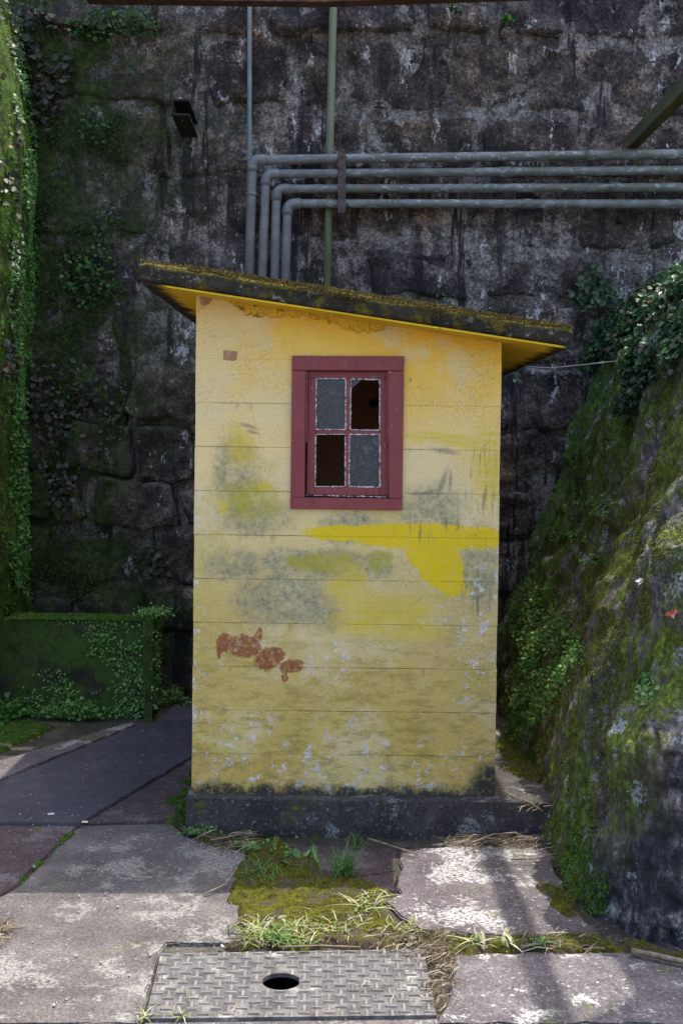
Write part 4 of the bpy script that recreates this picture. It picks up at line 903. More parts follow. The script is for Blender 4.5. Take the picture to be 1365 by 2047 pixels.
# creeping vine at the top of the bank
P_, N_ = rockscatter(210000, lambda x, y, P: .95 * np.maximum.reduce([el(x, y, 1230, 620, 70, 90, 0), el(x, y, 1190, 690, 40, 60, 0), el(x, y, 1330, 570, 90, 75, 0), el(x, y, 1350, 660, 40, 70, 0), 0.8 * el(x, y, 1310, 720, 60, 50, 0), .6 * el(x, y, 1280, 780, 18, 70, 15)]) * clump(P, 6, -.25), 0, seg[3], 0.55, 1.25)
vine = empty('creeping_vine', (1.7, 7.2, 2.3), label='dark green leafy vine spilling over the top of the rock bank', cat='vine')
addm('vine_leaves', leafmesh('vine_leaves', P_ + N_ * rng.uniform(0, .09, (len(P_), 1)), N_, 0.031, 0.4, 0.8, 0.8, 0.25, 4), M['vine'], vine, kind='stuff')
P_, N_ = rockscatter(100000, lambda x, y, P: (np.maximum(el(x, y, 1320, 545, 70, 22, -25), el(x, y, 1270, 570, 50, 18, -25))), 0, seg[3], 0.9, 1.3)
addm('sunlit_leaves', leafmesh('sunlit_leaves', P_ + np.array([0, 0, .05]) + N_ * rng.uniform(0, .08, (len(P_), 1)), N_ + np.array([0, 0, .8]), 0.03, 0.4, 0.0, 0.6, 0.25, 4), M['fern'], vine, kind='stuff')  # crest leaves take the brighter fern colour, sunlight put into it
# scattered sprigs
spr = [('small_fern', 1200, 1010, 34, 26, 'fern', 'small green sprig under the vine, halfway up the rock bank'), ('small_fern', 1140, 1075, 60, 16, 'fern', 'flat green sprig low beside the hut on the rock bank'), ('small_fern', 1285, 770, 14, 40, 'fern', 'thin hanging green fern near the wire end'),
       ('small_fern', 1290, 1375, 26, 40, 'fern', 'green tuft on the dark bare rock at right'), ('small_fern', 1155, 950, 16, 60, 'vine', 'dark trailing leaves on the back of the rock slope'), ('small_fern', 1180, 1120, 50, 14, 'fern', 'row of small ferns across the rock slope')]
for nm, x, y, rx, ry, mt, lb in spr:
    P_, N_ = rockscatter(60000, lambda X_, Y_, P: el(X_, Y_, x, y, rx, ry, 0) * 0.55)
    if len(P_): link(nm, runners(leafmesh(nm, P_, N_, 0.022, 0.5, 0.4, 0.6, .3, 3), P_, P_.mean(0)), M[mt], label=lb, cat='fern', group='sprigs growing on the rock bank')
for nm, x, y, mt, lb in (('pale_leaves', 1288, 1157, 'white_leaf', 'pale leaf cluster on the rock'), ('red_sprig', 1347, 1222, 'red_leaf', 'orange red leaf sprig on the dark rock at right'), ('red_sprig', 1190, 690, 'red_leaf', 'single red leaf in the edge of the dark vine')):  # first cluster is near-white by its leaf colour
    P_, N_ = rockscatter(420000, lambda X_, Y_, P: ((np.abs(X_ - x) < 9) & (np.abs(Y_ - y) < 9)) * 1.0)
    P_ = P_[:5] * .25 + P_[:1] * .75; N_ = N_[:5]
    if len(P_): link(nm, runners(leafmesh(nm, P_ + N_ * .02, N_ + np.array([-.2, -.8, .3]), 0.026, .3, 0.2, .6, .3, 4), P_ + N_ * .02, P_.mean(0)), M[mt], label=lb, cat='leaf')

# ================================================================== left mossy buttress and low wall
but = empty('mossy_buttress', (-2.4, 7.3, 0), label='tall moss covered buttress at the left edge', cat='wall')
zz = np.linspace(-0.1, 4.55, 150); pr = []
prof = [(-3.6, 6.55)] + [(-2.5 + .0 * i, 6.55) for i in range(1)] + [(-2.6 + 0.38 * t, 6.55 + 0.12 * t) for t in np.linspace(0.1, 1, 10)] + [(-2.2 + 0.04 * math.sin(t * 3), 6.7 + 1.2 * t) for t in np.linspace(0, 1, 34)]
V = []
for (x, y) in prof:
    for z in zz:
        top = 4.4 + 0.0 * x; lean = 0.012 * min(z, 3.4) - 0.16 * max(0, z - 3.5) ** 1.3
        V.append((x + lean, y, z))
V = np.array(V); dn = 0.05 * fbm(V * np.array([1.8, 1.8, 1.2]), 4, 90) + 0.02 * fbm(V * 7, 3, 91)
V[:, 0] += dn; V[:, 1] -= dn * .5
partl('buttress_face', V, grid_faces(len(prof), len(zz)), M['moss_shade'], but)
bm = bmesh.new(); o_ = but.children[0]; bm.from_mesh(o_.data); bmesh.ops.recalc_face_normals(bm, faces=bm.faces); bm.to_mesh(o_.data); bm.free()
me_b = but.children[0].data; nvb = len(zz)
def butscatter(n, fn):
    i = rng.integers(0, len(prof) - 1, n); j = rng.integers(0, nvb - 1, n); a = rng.uniform(0, 1, n)[:, None]; b = rng.uniform(0, 1, n)[:, None]
    g = V.reshape(len(prof), nvb, 3); P = g[i, j] * (1 - a) * (1 - b) + g[i + 1, j] * a * (1 - b) + g[i, j + 1] * (1 - a) * b + g[i + 1, j + 1] * a * b
    px = proj(P); k = rng.uniform(0, 1, n) < fn(px[:, 0], px[:, 1], P); return P[k]
P_ = butscatter(130000, lambda x, y, P: 0.45 * sstep(-10, 20, x) * (clump(P, 4, 0, 95) * .8 + .2))
N_ = np.tile(np.array([0.75, -0.6, 0.2]), (len(P_), 1))
addm('moss', leafmesh('moss', P_, N_, 0.016, 0.5, 1.0, 0.35, 0.2, 3), M['moss_green'], but, kind='stuff')
P_ = butscatter(110000, lambda x, y, P: 0.35 * sstep(10, 45, x) * clump(P, 3.2, -.05, 96))
N_ = np.tile(np.array([0.6, -0.7, 0.3]), (len(P_), 1)); P_ = P_ + np.array([.02, -.02, 0]) * rng.uniform(0, 2, (len(P_), 1))
hv = empty('hanging_vine', (-2.1, 6.9, 0.2), label='bright green creeper hanging down the left buttress edge', cat='vine')
addm('vine_leaves', leafmesh('vine_leaves', P_, N_, 0.02, 0.5, 0.7, 0.75, 0.25, 4), M['vine_bright'], hv, kind='stuff')
P_ = butscatter(26000, lambda x, y, P: 0.3 * (x < 40) * sstep(1.8, 2.6, P[:, 2]) * clump(P, 3, .05, 97))
N_ = np.tile(np.array([0.5, -0.8, 0.3]), (len(P_), 1))
gv = empty('grey_vine', (-2.2, 6.8, 1.8), label='grey reddish creeper high on the left buttress', cat='vine')
addm('vine_leaves', leafmesh('vine_leaves', P_ + N_ * .02, N_, 0.034, 0.4, 0.8, 0.8, .2, 4), M['vine_grey'], gv, kind='stuff')

low = empty('low_wall', (-1.66, 7.2, 0), label='low block wall overgrown with moss and small leaves', cat='wall')
def dispbox(a, b, n, amp, seed, mat, name, parent, fr=6):
    bm = bmesh.new(); bmesh.ops.create_cube(bm, size=1); a = Vector(a); b = Vector(b)
    bmesh.ops.subdivide_edges(bm, edges=list(bm.edges), cuts=n, use_grid_fill=True)
    for v in bm.verts: v.co = Vector([(a[i] + b[i]) / 2 + v.co[i] * (b[i] - a[i]) for i in range(3)])
    bm.normal_update(); P = np.array([v.co for v in bm.verts]); d = amp * fbm(P * fr, 4, seed)
    for v, q in zip(bm.verts, d): v.co += v.normal * float(q)
    me = bpy.data.meshes.new(name); bm.to_mesh(me); bm.free(); return addm(name, me, mat, parent, smooth=True)
dispbox((PLX, 5.04, -.05), (0.97, 6.95, ZP + .004), 34, 0.006, 103, M['plinth'], 'plinth', hut, 9)
LA = atY(14, 1440, 7.15); LB = atY(298, 1440, 7.15); LZ = atY(160, 1242, 7.15).z
dispbox((LA.x - .3, 7.15, -.05), (LB.x, 7.35, LZ), 30, 0.014, 100, M['damp_wall'], 'wall_panel', low)
dispbox((LB.x - .02, 7.10, -.05), (LB.x + .03, 7.42, LZ + .04), 26, 0.014, 101, M['damp_wall'], 'end_post', low)
n = 26000; x = rng.uniform(LA.x - .2, LB.x, n); z = rng.uniform(0, LZ, n); P_ = np.stack([x, np.full(n, 7.135), z], 1)
w = clump(P_, 4.5, .12, 110) * .5 + 0.5 * sstep(.22, .02, z) * clump(P_, 6, -.1, 111); k = rng.uniform(0, 1, n) < w * .3
addm('leaves', leafmesh('leaves', P_[k], np.tile(np.array([0, -.9, .4]), (k.sum(), 1)), 0.015, .5, .3, .8, .25, 4), M['fern'], low, kind='stuff')
n = 14000; x = rng.uniform(LA.x, LB.x + .07, n); P_ = np.stack([x, rng.uniform(7.12, 7.34, n), np.full(n, LZ + .012)], 1)
P2 = np.stack([rng.uniform(LB.x - .02, LB.x + .04, n), rng.uniform(7.085, 7.42, n), rng.uniform(0.1, LZ + .05, n)], 1)
Pa = np.concatenate([P_, P2[:9000]]); Na = np.concatenate([np.tile(np.array([0, -.3, 1.]), (n, 1)), np.tile(np.array([.7, -.7, .1]), (9000, 1))])
addm('moss', leafmesh('moss', Pa, Na, 0.014, .5, -.2, .4, .2, 3), M['moss_green'], low, kind='stuff')
n = 500; Pc = np.array([LB.x + .02, 7.2, LZ + .06]) + rng.normal(0, 1, (n, 3)) * np.array([.045, .06, .014])
P2 = np.array([LB.x + .035, 7.2, 0]) + np.stack([rng.normal(0, .008, 700), rng.normal(0, .06, 700), rng.uniform(0.05, LZ, 700)], 1)
pf = empty('wall_fern', (LB.x, 7.2, LZ), label='green ferny plant on the end of the low wall', cat='fern')
addm('fern_leaves', leafmesh('fern_leaves', np.concatenate([Pc, P2]), np.tile(np.array([.3, -.6, .5]), (n + 700, 1)), .018, .4, .3, .6, .3, 4), M['fern'], pf, kind='stuff')
# weeds along the foot of the low wall
def weed(name, px, py, n, spread, size, mat, label, cat='weed', z=0.0, group=None, h=0.05):
    c = atZ(px, py, z); P = np.array(c) + np.stack([rng.normal(0, spread[0], n), rng.normal(0, spread[1], n), np.abs(rng.normal(0, h, n))], 1)
    return link(name, runners(leafmesh(name, P, np.tile(np.array([0, -.4, .9]), (n, 1)), size, .4, 0, .6, .3, 4), P), M[mat], label=label, cat=cat, group=group)
weed('weed', 150, 1437, 260, (.09, .02), .03, 'fern', 'leafy weed at the foot of the low wall, middle')
weed('weed', 235, 1425, 160, (.07, .02), .028, 'fern', 'small weed at the foot of the low wall, right')
weed('weed', 20, 1440, 220, (.05, .05), .034, 'vine_bright', 'weed at the foot of the left buttress', h=.06)
weed('weed', 350, 1405, 160, (.05, .05), .03, 'fern', 'dark weed behind the hut beside the raised slab', h=.04)
# creeping plants on the back wall
def wallplant(name, px, py, rx, ry, n, size, mat, label, cat='vine', th=-.1, seed=120):
    rx, ry, n = rx * 1.25, ry * 1.25, int(n * 1.2)
    P = []; 
    x = rng.uniform(px - rx, px + rx, n * 3); y = rng.uniform(py - ry, py + ry, n * 3); w = el(x, y, px, py, rx, ry)
    Q = atYn(x, y, YW - 0.09); k = rng.uniform(0, 1, len(x)) < w * clump(Q, 5, th, seed)
    Q = Q[k][:n]; Q[:, 1] += rng.uniform(-.02, .05, len(Q))
    return link(name, leafmesh(name, Q, np.tile(np.array([0, -.9, .35]), (len(Q), 1)), size, .4, .6, .8, .25, 4), M[mat], label=label, cat=cat, group='creepers on the stone wall')
wallplant('wall_creeper', 140, 800, 90, 70, 320, .036, 'vine_grey', 'grey reddish creeper on the wall left of the hut, upper', seed=121)
wallplant('wall_creeper', 150, 880, 80, 50, 200, .034, 'vine_grey', 'grey creeper trailing down the wall left of the hut', seed=122)
wallplant('wall_creeper', 100, 970, 50, 50, 180, .036, 'vine_grey', 'dull creeper clump low on the wall by the buttress', seed=123)
wallplant('wall_creeper', 75, 130, 60, 110, 340, .05, 'vine_grey', 'large leaved grey creeper at the top left of the wall', seed=124)
wallplant('wall_creeper', 300, 1130, 34, 30, 60, .045, 'vine_grey', 'small dull leaf clump above the low wall post', seed=125, th=-.5)
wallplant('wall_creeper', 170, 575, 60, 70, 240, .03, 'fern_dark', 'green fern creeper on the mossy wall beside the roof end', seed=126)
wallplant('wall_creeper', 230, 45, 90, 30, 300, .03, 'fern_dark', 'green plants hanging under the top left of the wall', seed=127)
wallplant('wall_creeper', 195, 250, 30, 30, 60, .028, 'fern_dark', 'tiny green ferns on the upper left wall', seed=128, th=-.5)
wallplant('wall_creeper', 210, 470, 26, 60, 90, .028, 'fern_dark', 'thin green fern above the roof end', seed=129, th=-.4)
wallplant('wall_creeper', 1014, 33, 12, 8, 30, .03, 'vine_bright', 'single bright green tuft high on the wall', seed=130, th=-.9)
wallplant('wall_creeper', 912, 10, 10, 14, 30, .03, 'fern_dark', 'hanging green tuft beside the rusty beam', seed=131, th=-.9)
wallplant('wall_creeper', 1190, 600, 40, 60, 160, .045, 'vine', 'vine leaves climbing from the bank onto the wall', seed=132, th=-.4)
n = 60000; x = rng.uniform(40, 250, n); y = rng.uniform(40, 1230, n); Q = atYn(x, y, YW - .07)
k = rng.uniform(0, 1, 60000) < .9 * clump(Q, 2.4, -.05, 140) * clump(Q, 7, -.05, 141)
Q = Q[k]; Q[:, 1] += rng.uniform(-.02, .06, len(Q))
link('wall_moss', leafmesh('wall_moss', Q, np.tile(np.array([0, -.9, .3]), (len(Q), 1)), .017, .5, .8, .5, .2, 3), M['moss_dark'], label='dark green moss clinging to the left of the stone wall', cat='moss', kind='stuff')

# ================================================================== pipes, beams, wire
YP = YW - 0.13
def arc(a, b, c, r, n=7):
    """path a-b-c with the corner rounded"""
    a, b, c = Vector(a), Vector(b), Vector(c); u = (a - b).normalized(); v = (c - b).normalized()
    p0 = b + u * r; p1 = b + v * r; o = b + u * r + v * r
    pts = [a, p0]
    for i in range(1, n): t = i / n * math.pi / 2; pts.append(o - v * r * math.cos(t) - u * r * math.sin(t))
    return pts + [p1, c]
pp = [((498, 560), (505, 320), (1500, 306), 'outermost of four grey pipes, the top one where they run level'), ((524, 566), (532, 348), (1500, 339), 'second grey pipe from the top of the four bent pipes'),
      ((549, 572), (553, 378), (1500, 374), 'third grey pipe from the top, rust streaked below its bend'), ((570, 578), (575, 407), (1500, 408), 'innermost of four grey pipes, the lowest level one')]
for i, (a, b, c, lb) in enumerate(pp):
    A, B, D = atY(*a, YP), atY(*b, YP), atY(*c, YP); A = A + (A - B).normalized() * 0.5
    root = empty('pipe', B, label=lb, cat='pipe', group='four bent pipes on the stone wall')
    rad = .030 + (0.002 if i == 0 else 0)
    addm('tube', tubemesh('tube', arc(A, B, D, 0.045), rad, 14), M['pipe'], root)
    u = (A - B).normalized(); v = (D - B).normalized()
    addm('elbow', tubemesh('elbow', arc(B + u * .075, B, B + v * .09, 0.045), rad + .005, 14), M['pipe'], root)
    if i == 0: addm('coupling', tubemesh('coupling', [B + u * .215, B + u * .235], rad + .006, 14), M['pipe'], root)
    for t in ((1.55,) if i % 2 else (2.2,)): addm('coupling', tubemesh('coupling', [B + v * t, B + v * (t + .07)], rad + .004, 14), M['pipe'], root)
def tubething(name, pts, rad, mat, label, cat, n=10, **k):
    me = tubemesh(name, pts, rad, n); p0 = Vector(pts[0]); me.transform(Matrix.Translation(-p0)); o = link(name, me, M[mat], label=label, cat=cat, **k); o.location = p0; return o
YP2 = YW - 0.055
tubething('conduit', [atY(493, 600, YP2), atY(499, 280, YP2), atY(499, -60, YP2)], .0155, 'conduit', 'thin blue grey conduit rising above the outermost pipe', 'pipe')
me_c = tubething('conduit', [atY(653, 620, YP2), atY(659, 300, YP2), atY(668, -60, YP2)], .026, 'conduit_green', 'greenish conduit running straight up behind the level pipes', 'pipe')
br = empty('pipe_bracket', atY(683, 365, YP - .04), label='vertical rusty steel strap holding the four pipes', cat='bracket')
quadbox('strap', [(675, 306), (691, 306), (690.5, 426), (675.5, 426)], YP - .048, YP - .036, M['bracket'], br, .002)
for y in (335, 363, 393, 418, 312):
    p = atY(683, y, YP - .05); addm('bolt', tubemesh('bolt', [p + Vector((0, -.004, 0)), p + Vector((0, .008, 0))], .009, 6), M['rust'], br)
# steel channel stub projecting from the wall (left)
st = empty('steel_stub', atY(382, 275, YW), label='dark steel channel stub jutting from the wall at upper left', cat='beam')
e0 = atY(346, 206, YW - .85); e1 = atY(376, 206, YW - .85)
b0 = atY(362, 262, YW + .05)
def beam(name, A, B, w, h, mat, parent, t=0.012, chan=True):
    A, B = Vector(A), Vector(B); d = (B - A).normalized(); s = d.cross(Vector((0, 0, 1))).normalized(); u = s.cross(d)
    V = []; Fc = []
    sect = [(-w, -h), (w, -h), (w, -h + t), (-w + t, -h + t), (-w + t, h - t), (w, h - t), (w, h), (-w, h)] if chan else [(-w, -h), (w, -h), (w, h), (-w, h)]
    n = len(sect)
    for P in (A, B):
        for a, b in sect: V.append(P + s * a + u * b)
    for i in range(n): j = (i + 1) % n; Fc.append((i, j, n + j, n + i))
    if chan:
        for k in (0, n): Fc += [(k + 0, k + 1, k + 2, k + 3), (k + 0, k + 3, k + 4, k + 7), (k + 4, k + 5, k + 6, k + 7)]
    else: Fc += [(3, 2, 1, 0), (n, n + 1, n + 2, n + 3)]
    me = mesh(name, V, Fc); bm = bmesh.new(); bm.from_mesh(me); bmesh.ops.recalc_face_normals(bm, faces=bm.faces); bm.to_mesh(me); bm.free()
    return addm(name, me, mat, parent)
sa = atY(380, 262, YW + .05); sb = atY(361, 214, YW - .62)
beam('channel', sb, sa, .055, .05, M['black'], st)
for q in (0.2, .45, .7):
    p = sb.lerp(sa, q) + Vector((0.0, 0, -.051)); addm('bolt', tubemesh('bolt', [p + Vector((0, 0, -.006)), p + Vector((0, 0, .004))], .008, 6), M['bracket'], st)
# beam at the right running from the wall out over the yard
ga = atY(1258, 288, YW + .05); gbv = Vector((1.97, 3.2, ga.z + 0.06))
g1 = empty('steel_beam', ga, label='algae stained steel beam slanting out from the wall at upper right', cat='beam')
beam('web', ga, gbv, .036, .045, M['algae_steel'], g1, chan=False)
# unseen plate added above the yard, outline cut from the shadow it casts
off = Vector((SUND.x, SUND.y, 0)) / SUND.z * 3.75
poly = [(0.93, 4.0), (0.94, 3.61), (0.74, 3.42), (0.60, 3.28), (0.60, 2.9), (1.9, 2.9), (1.9, 4.0)]
V = [(x + off.x, y + off.y, 3.75) for x, y in poly] + [(x + off.x, y + off.y, 3.80) for x, y in poly]; n_ = len(poly)
link('shadow_plate', mesh('shadow_plate', V, [tuple(range(n_))[::-1], tuple(range(n_, 2 * n_))] + [(i, (i + 1) % n_, n_ + (i + 1) % n_, n_ + i) for i in range(n_)]), M['rust'], label='unseen rusty plate added above the yard to cast a shadow', cat='shadow plate')
# rusty beam across the top
ta, tb = atY(175, -14, 7.45), atY(1060, -22, 7.45)
tb_ = empty('rusted_beam', ta, label='rusted steel beam crossing along the top edge', cat='beam')
mid = atY(640, -8, 7.45)
beam('flange', ta, mid, .05, .055, M['rust'], tb_, chan=False); beam('flange', mid + Vector((.002, 0, 0)), tb, .05, .055, M['rust'], tb_, chan=False)
# wire
wpts = [atY(1050, 733, 7.15), atY(1100, 736, 7.1), atY(1160, 730, 7.05), atY(1230, 722, 6.95), atY(1288, 715, 6.85)]
tubething('wire', wpts, .005, 'wire', 'pale wire stretched from the roof eave to the rock bank', 'wire', 6)
for k_, (x, y) in enumerate(((1098, 716), (1030, 746), (1025, 757))):
    p = np.array(atY(x, y, 7.12)); link('sprout', leafmesh('sprout', p + rng.normal(0, .006, (3, 3)), np.tile(np.array([0, -.8, .5]), (3, 1)), .035, .2, 1, .25, .2, 4), M['grass_green'], label=['tiny sprout at the roof edge above the wire', 'tiny sprout under the right eave', 'lowest tiny sprout hanging under the right eave'][k_], cat='sprout')
# small drain hole in the wall
p = atY(1240, 438, YW - .03); me = tubemesh('drain_pipe', [p + Vector((0, -.05, 0)), p + Vector((0, .1, 0))], .032, 14); me.transform(Matrix.Translation(-p))
o = link('drain_pipe', me, M['black'], label='small dark round drain hole below the level pipes', cat='drain'); o.location = p

# ================================================================== chequer plate cover
pc = [atZ(322, 1906, .012), atZ(846, 1897, .012), atZ(872, 2029, .012), atZ(290, 2036, .012)]
cov = empty('steel_cover', (sum(pc, Vector()) / 4), label='grey chequer plate cover with a round hole in the paving', cat='cover')
hc = atZ(562, 1961.5, .012); hx = 38 / F * (hc - EYE).dot(MROT @ Vector((0, 0, -1))); hy = hx * 0.95
V = []; Fc = []; n_ = 48
def edgept(a):
    d = Vector((math.cos(a), math.sin(a), 0)); best = None
    for i in range(4):
        p, q = pc[i], pc[(i + 1) % 4]; e = q - p; den = d.x * e.y - d.y * e.x
        if abs(den) < 1e-9: continue
        t = ((p.x - hc.x) * e.y - (p.y - hc.y) * e.x) / den; s = ((p.x - hc.x) * d.y - (p.y - hc.y) * d.x) / den
        if t > 0 and -1e-6 <= s <= 1 + 1e-6 and (best is None or t < best): best = t
    return hc + d * best
angs = sorted([2 * math.pi * k / n_ for k in range(n_)] + [math.atan2(p.y - hc.y, p.x - hc.x) % (2 * math.pi) for p in pc]); n_ = len(angs)
for a in angs:
    h = hc + Vector((hx * math.cos(a), hy * math.sin(a), 0)); e = edgept(a)
    V += [(h.x, h.y, .012), (e.x, e.y, .012), (h.x, h.y, -.002), (e.x, e.y, -.02)]
for i in range(n_):
    a = 4 * i; b = 4 * ((i + 1) % n_); Fc += [(a, a + 1, b + 1, b), (a + 2, a, b, b + 2), (a + 1, a + 3, b + 3, b + 1)]
partl('plate', V, Fc, M['plate'], cov, smooth=False)
V, Fc = boxes([((hx0 - .02, hy0 - .02, -.5), (hx1 + .02, hy1 + .02, -.48)), ((hx0 - .02, hy0 - .02, -.48), (hx0 - .001, hy1 + .02, GZ - .002)), ((hx1 + .001, hy0 - .02, -.48), (hx1 + .02, hy1 + .02, GZ - .002)), ((hx0, hy0 - .02, -.48), (hx1, hy0 - .001, GZ - .002)), ((hx0, hy1 + .001, -.48), (hx1, hy1 + .02, GZ - .002))])
partl('pit', V, Fc, M['black'], cov, smooth=False)
bu = (pc[1] - pc[0] + pc[2] - pc[3]) / 2; bv = (pc[3] - pc[0] + pc[2] - pc[1]) / 2
NC, NR = 23, 13
def tread(l, w): 
    V = [(-l, -w, 0), (l, -w, 0), (l, w, 0), (-l, w, 0), (-l * .86, -w * .55, .005), (l * .86, -w * .55, .005), (l * .86, w * .55, .005), (-l * .86, w * .55, .005)]
    return mesh('tread', V, [(4, 5, 6, 7), (0, 1, 5, 4), (1, 2, 6, 5), (2, 3, 7, 6), (3, 0, 4, 7)])
tH, tV = tread(.0185, .0048), tread(.0048, .0175)
for i in range(NC):
    for j in range(NR):
        s_, t_ = (i + .5) / NC, (j + .5) / NR
        p = pc[0] * (1 - s_) * (1 - t_) + pc[1] * s_ * (1 - t_) + pc[2] * s_ * t_ + pc[3] * (1 - s_) * t_
        if ((p.x - hc.x) / hx) ** 2 + ((p.y - hc.y) / hy) ** 2 < 1.5: continue
        o = link('tread', tH if (i + j) % 2 == 0 else tV, M['tread'], cov); o.location = Vector((p.x, p.y, .0122)) - cov.location

# ================================================================== moss, grass and litter on the ground
def groundpatch(name, pxpoly, mat, h, label, seed, n=60, fuzz=90000, fm='moss_fuzz'):
    P = [atZ(x, y, 0) for x, y in pxpoly]; poly = [(p.x, p.y) for p in P]
    x0, x1 = min(p.x for p in P), max(p.x for p in P); y0, y1 = min(p.y for p in P), max(p.y for p in P)
    A, B = [q.ravel() for q in np.meshgrid(np.linspace(x0 - .03, x1 + .03, n), np.linspace(y0 - .03, y1 + .03, n), indexing='ij')]
    e = np.array(poly); d = np.full(len(A), 9.0); ins = np.array([inpoly(poly, a, b) for a, b in zip(A, B)])
    for k in range(len(e)):
        p, q = e[k], e[(k + 1) % len(e)]; r_ = q - p; t = np.clip(((A - p[0]) * r_[0] + (B - p[1]) * r_[1]) / (r_ @ r_ + 1e-9), 0, 1)
        d = np.minimum(d, np.hypot(p[0] + t * r_[0] - A, p[1] + t * r_[1] - B))
    d = np.where(ins, d, -d); Q = np.stack([A * 14, B * 14, 0 * A + seed], 1); w = d + 0.035 * fbm(Q, 3, seed)
    V = np.stack([A, B, -0.03 + (h + .03) * sstep(-.012, .03, w) + .006 * fbm(Q * 3, 2, seed + 5)], 1)
    me = mesh(name, V, grid_faces(n, n)); bm = bmesh.new(); bm.from_mesh(me); bmesh.ops.recalc_face_normals(bm, faces=bm.faces)
    for f in bm.faces:
        if f.normal.z < 0: f.normal_flip()
    bm.to_mesh(me); bm.free()
    o = link(name, me, M[mat], label=label, cat='moss', kind='stuff', smooth=True)
    g = np.asarray(V).reshape(n, n, 3); area = (x1 - x0) * (y1 - y0); k = int(min(26000, fuzz * area))
    i = rng.integers(0, n - 1, k); j = rng.integers(0, n - 1, k); a = rng.uniform(0, 1, k)[:, None]; b = rng.uniform(0, 1, k)[:, None]
    P = g[i, j] * (1 - a) * (1 - b) + g[i + 1, j] * a * (1 - b) + g[i, j + 1] * (1 - a) * b + g[i + 1, j + 1] * a * b
    P = P[(P[:, 2] > h - .012) & (rng.uniform(0, 1, k) < .25 + clump(P, 9, .05, seed))]
    if len(P): link('moss_fuzz', leafmesh('moss_fuzz', P, np.tile(np.array([0, -.2, 1.]), (len(P), 1)), .009, .6, -.3, .35, .2, 3), M['moss_green' if mat == 'moss_shade' else fm], o, kind='stuff')
    return o
groundpatch('moss_patch', [(462, 1786), (480, 1705), (400, 1672), (560, 1680), (640, 1735), (700, 1755), (790, 1790), (760, 1820), (830, 1865), (800, 1890), (480, 1893)], 'moss', .016, 'thick olive moss patch in front of the hut', 200, 80)
groundpatch('moss_patch', [(800, 1862), (1010, 1870), (1200, 1872), (1250, 1902), (900, 1908), (860, 1905)], 'moss', .012, 'mossy joint between the two right hand slabs', 201, 70)
groundpatch('moss_patch', [(1065, 1765), (1120, 1770), (1165, 1835), (1130, 1838), (1080, 1800)], 'moss', .012, 'small moss patch on the slab beside the rock foot', 202, 40)
groundpatch('moss_patch', [(330, 1884), (478, 1884), (480, 1894), (332, 1897)], 'moss', .006, 'thin moss line above the steel cover', 203, 40)
groundpatch('moss_patch', [(992, 1500), (1050, 1560), (1105, 1618), (1060, 1640), (990, 1600)], 'moss', .16, 'sunlit moss in the gap between hut and rock', 204, 40)
groundpatch('moss_patch', [(335, 1600), (372, 1560), (388, 1500), (384, 1600), (372, 1640), (340, 1650)], 'moss_shade', .010, 'dark moss strip along the left side of the hut', 205, 40)
groundpatch('moss_patch', [(1215, 1868), (1290, 1880), (1400, 1920), (1400, 1935), (1250, 1902)], 'moss', .006, 'moss strip at the foot of the rock by the stick', 206, 40)
groundpatch('moss_patch', [(-40, 1440), (60, 1438), (120, 1450), (0, 1505), (-60, 1510)], 'moss_shade', .008, 'dark moss on the ground at the left edge', 207, 40)
groundpatch('moss_patch', [(150, 1652), (168, 1652), (120, 1700), (70, 1745), (25, 1782), (15, 1780), (80, 1715)], 'moss_shade', .004, 'mossy joint between the left slabs', 208, 50)
def pts_px(x0, y0, x1, y1, n, z=0.01, clus=0):
    Q = []
    if clus:
        cs = [(rng.uniform(x0, x1), rng.uniform(y0, y1)) for _ in range(clus)]
        for i in range(n): c = cs[i % clus]; Q.append(atZ(c[0] + rng.normal(0, 9), c[1] + rng.normal(0, 4), z))
    else:
        for i in range(n): Q.append(atZ(rng.uniform(x0, x1), rng.uniform(y0, y1), z))
    return np.array(Q)
def tuft(px, py, n, L_, w, mat, label, sx=10, sy=4, lean=1.25):
    c = atZ(px, py, .008); Q = np.array([atZ(px + rng.normal(0, sx), py + rng.normal(0, sy), .008) for _ in range(n)])
    me = runners(blademesh('grass_tuft', Q - np.array(c), L_, w, lean), Q - np.array(c), (0, 0, 0)); o = link('grass_tuft', me, M[mat], label=label, cat='grass', group='grass tufts on the paving'); o.location = c
tuft(520, 1868, 95, .05, .006, 'grass', 'leftmost pale sunlit grass tuft above the steel cover', 24, 12)
tuft(556, 1880, 30, .07, .006, 'grass_green', 'green grass tuft just above the hole in the cover', 12, 5)
tuft(610, 1865, 80, .045, .005, 'grass', 'pale grass tuft right of the green one', 26, 12)
tuft(680, 1860, 60, .04, .005, 'grass', 'sparse pale grass in the middle of the moss', 26, 10)
tuft(735, 1812, 60, .05, .006, 'grass', 'sunlit grass tuft at the corner of the lit slab', 16, 10)
tuft(685, 1745, 90, .10, .006, 'grass_green', 'shaded green grass tuft before the plinth', 12, 6, .6)
tuft(712, 1690, 26, .06, .007, 'grass_green', 'small green sprout against the plinth', 5, 2, .5)
tuft(520, 1745, 60, .06, .004, 'grass_green', 'thin shaded grass on the left of the moss', 24, 12)
tuft(960, 1890, 20, .05, .009, 'grass', 'pale broad leaved tuft at the lower right slab', 12, 4, 1.1)
tuft(1018, 1893, 16, .06, .012, 'grass', 'bright pale tuft beside the diagonal shadow', 9, 3, 1.0)
tuft(365, 2034, 12, .03, .004, 'grass', 'tiny tuft at the front edge of the steel cover', 8, 2)
tuft(288, 2034, 12, .03, .004, 'grass', 'tiny tuft at the front left corner of the cover', 8, 3)
tuft(800, 1860, 60, .035, .004, 'grass', 'low grass near the right end of the moss', 26, 8)
tuft(1080, 1892, 20, .04, .009, 'grass_green', 'small leafy tuft at the far right joint', 8, 3, 1.2)
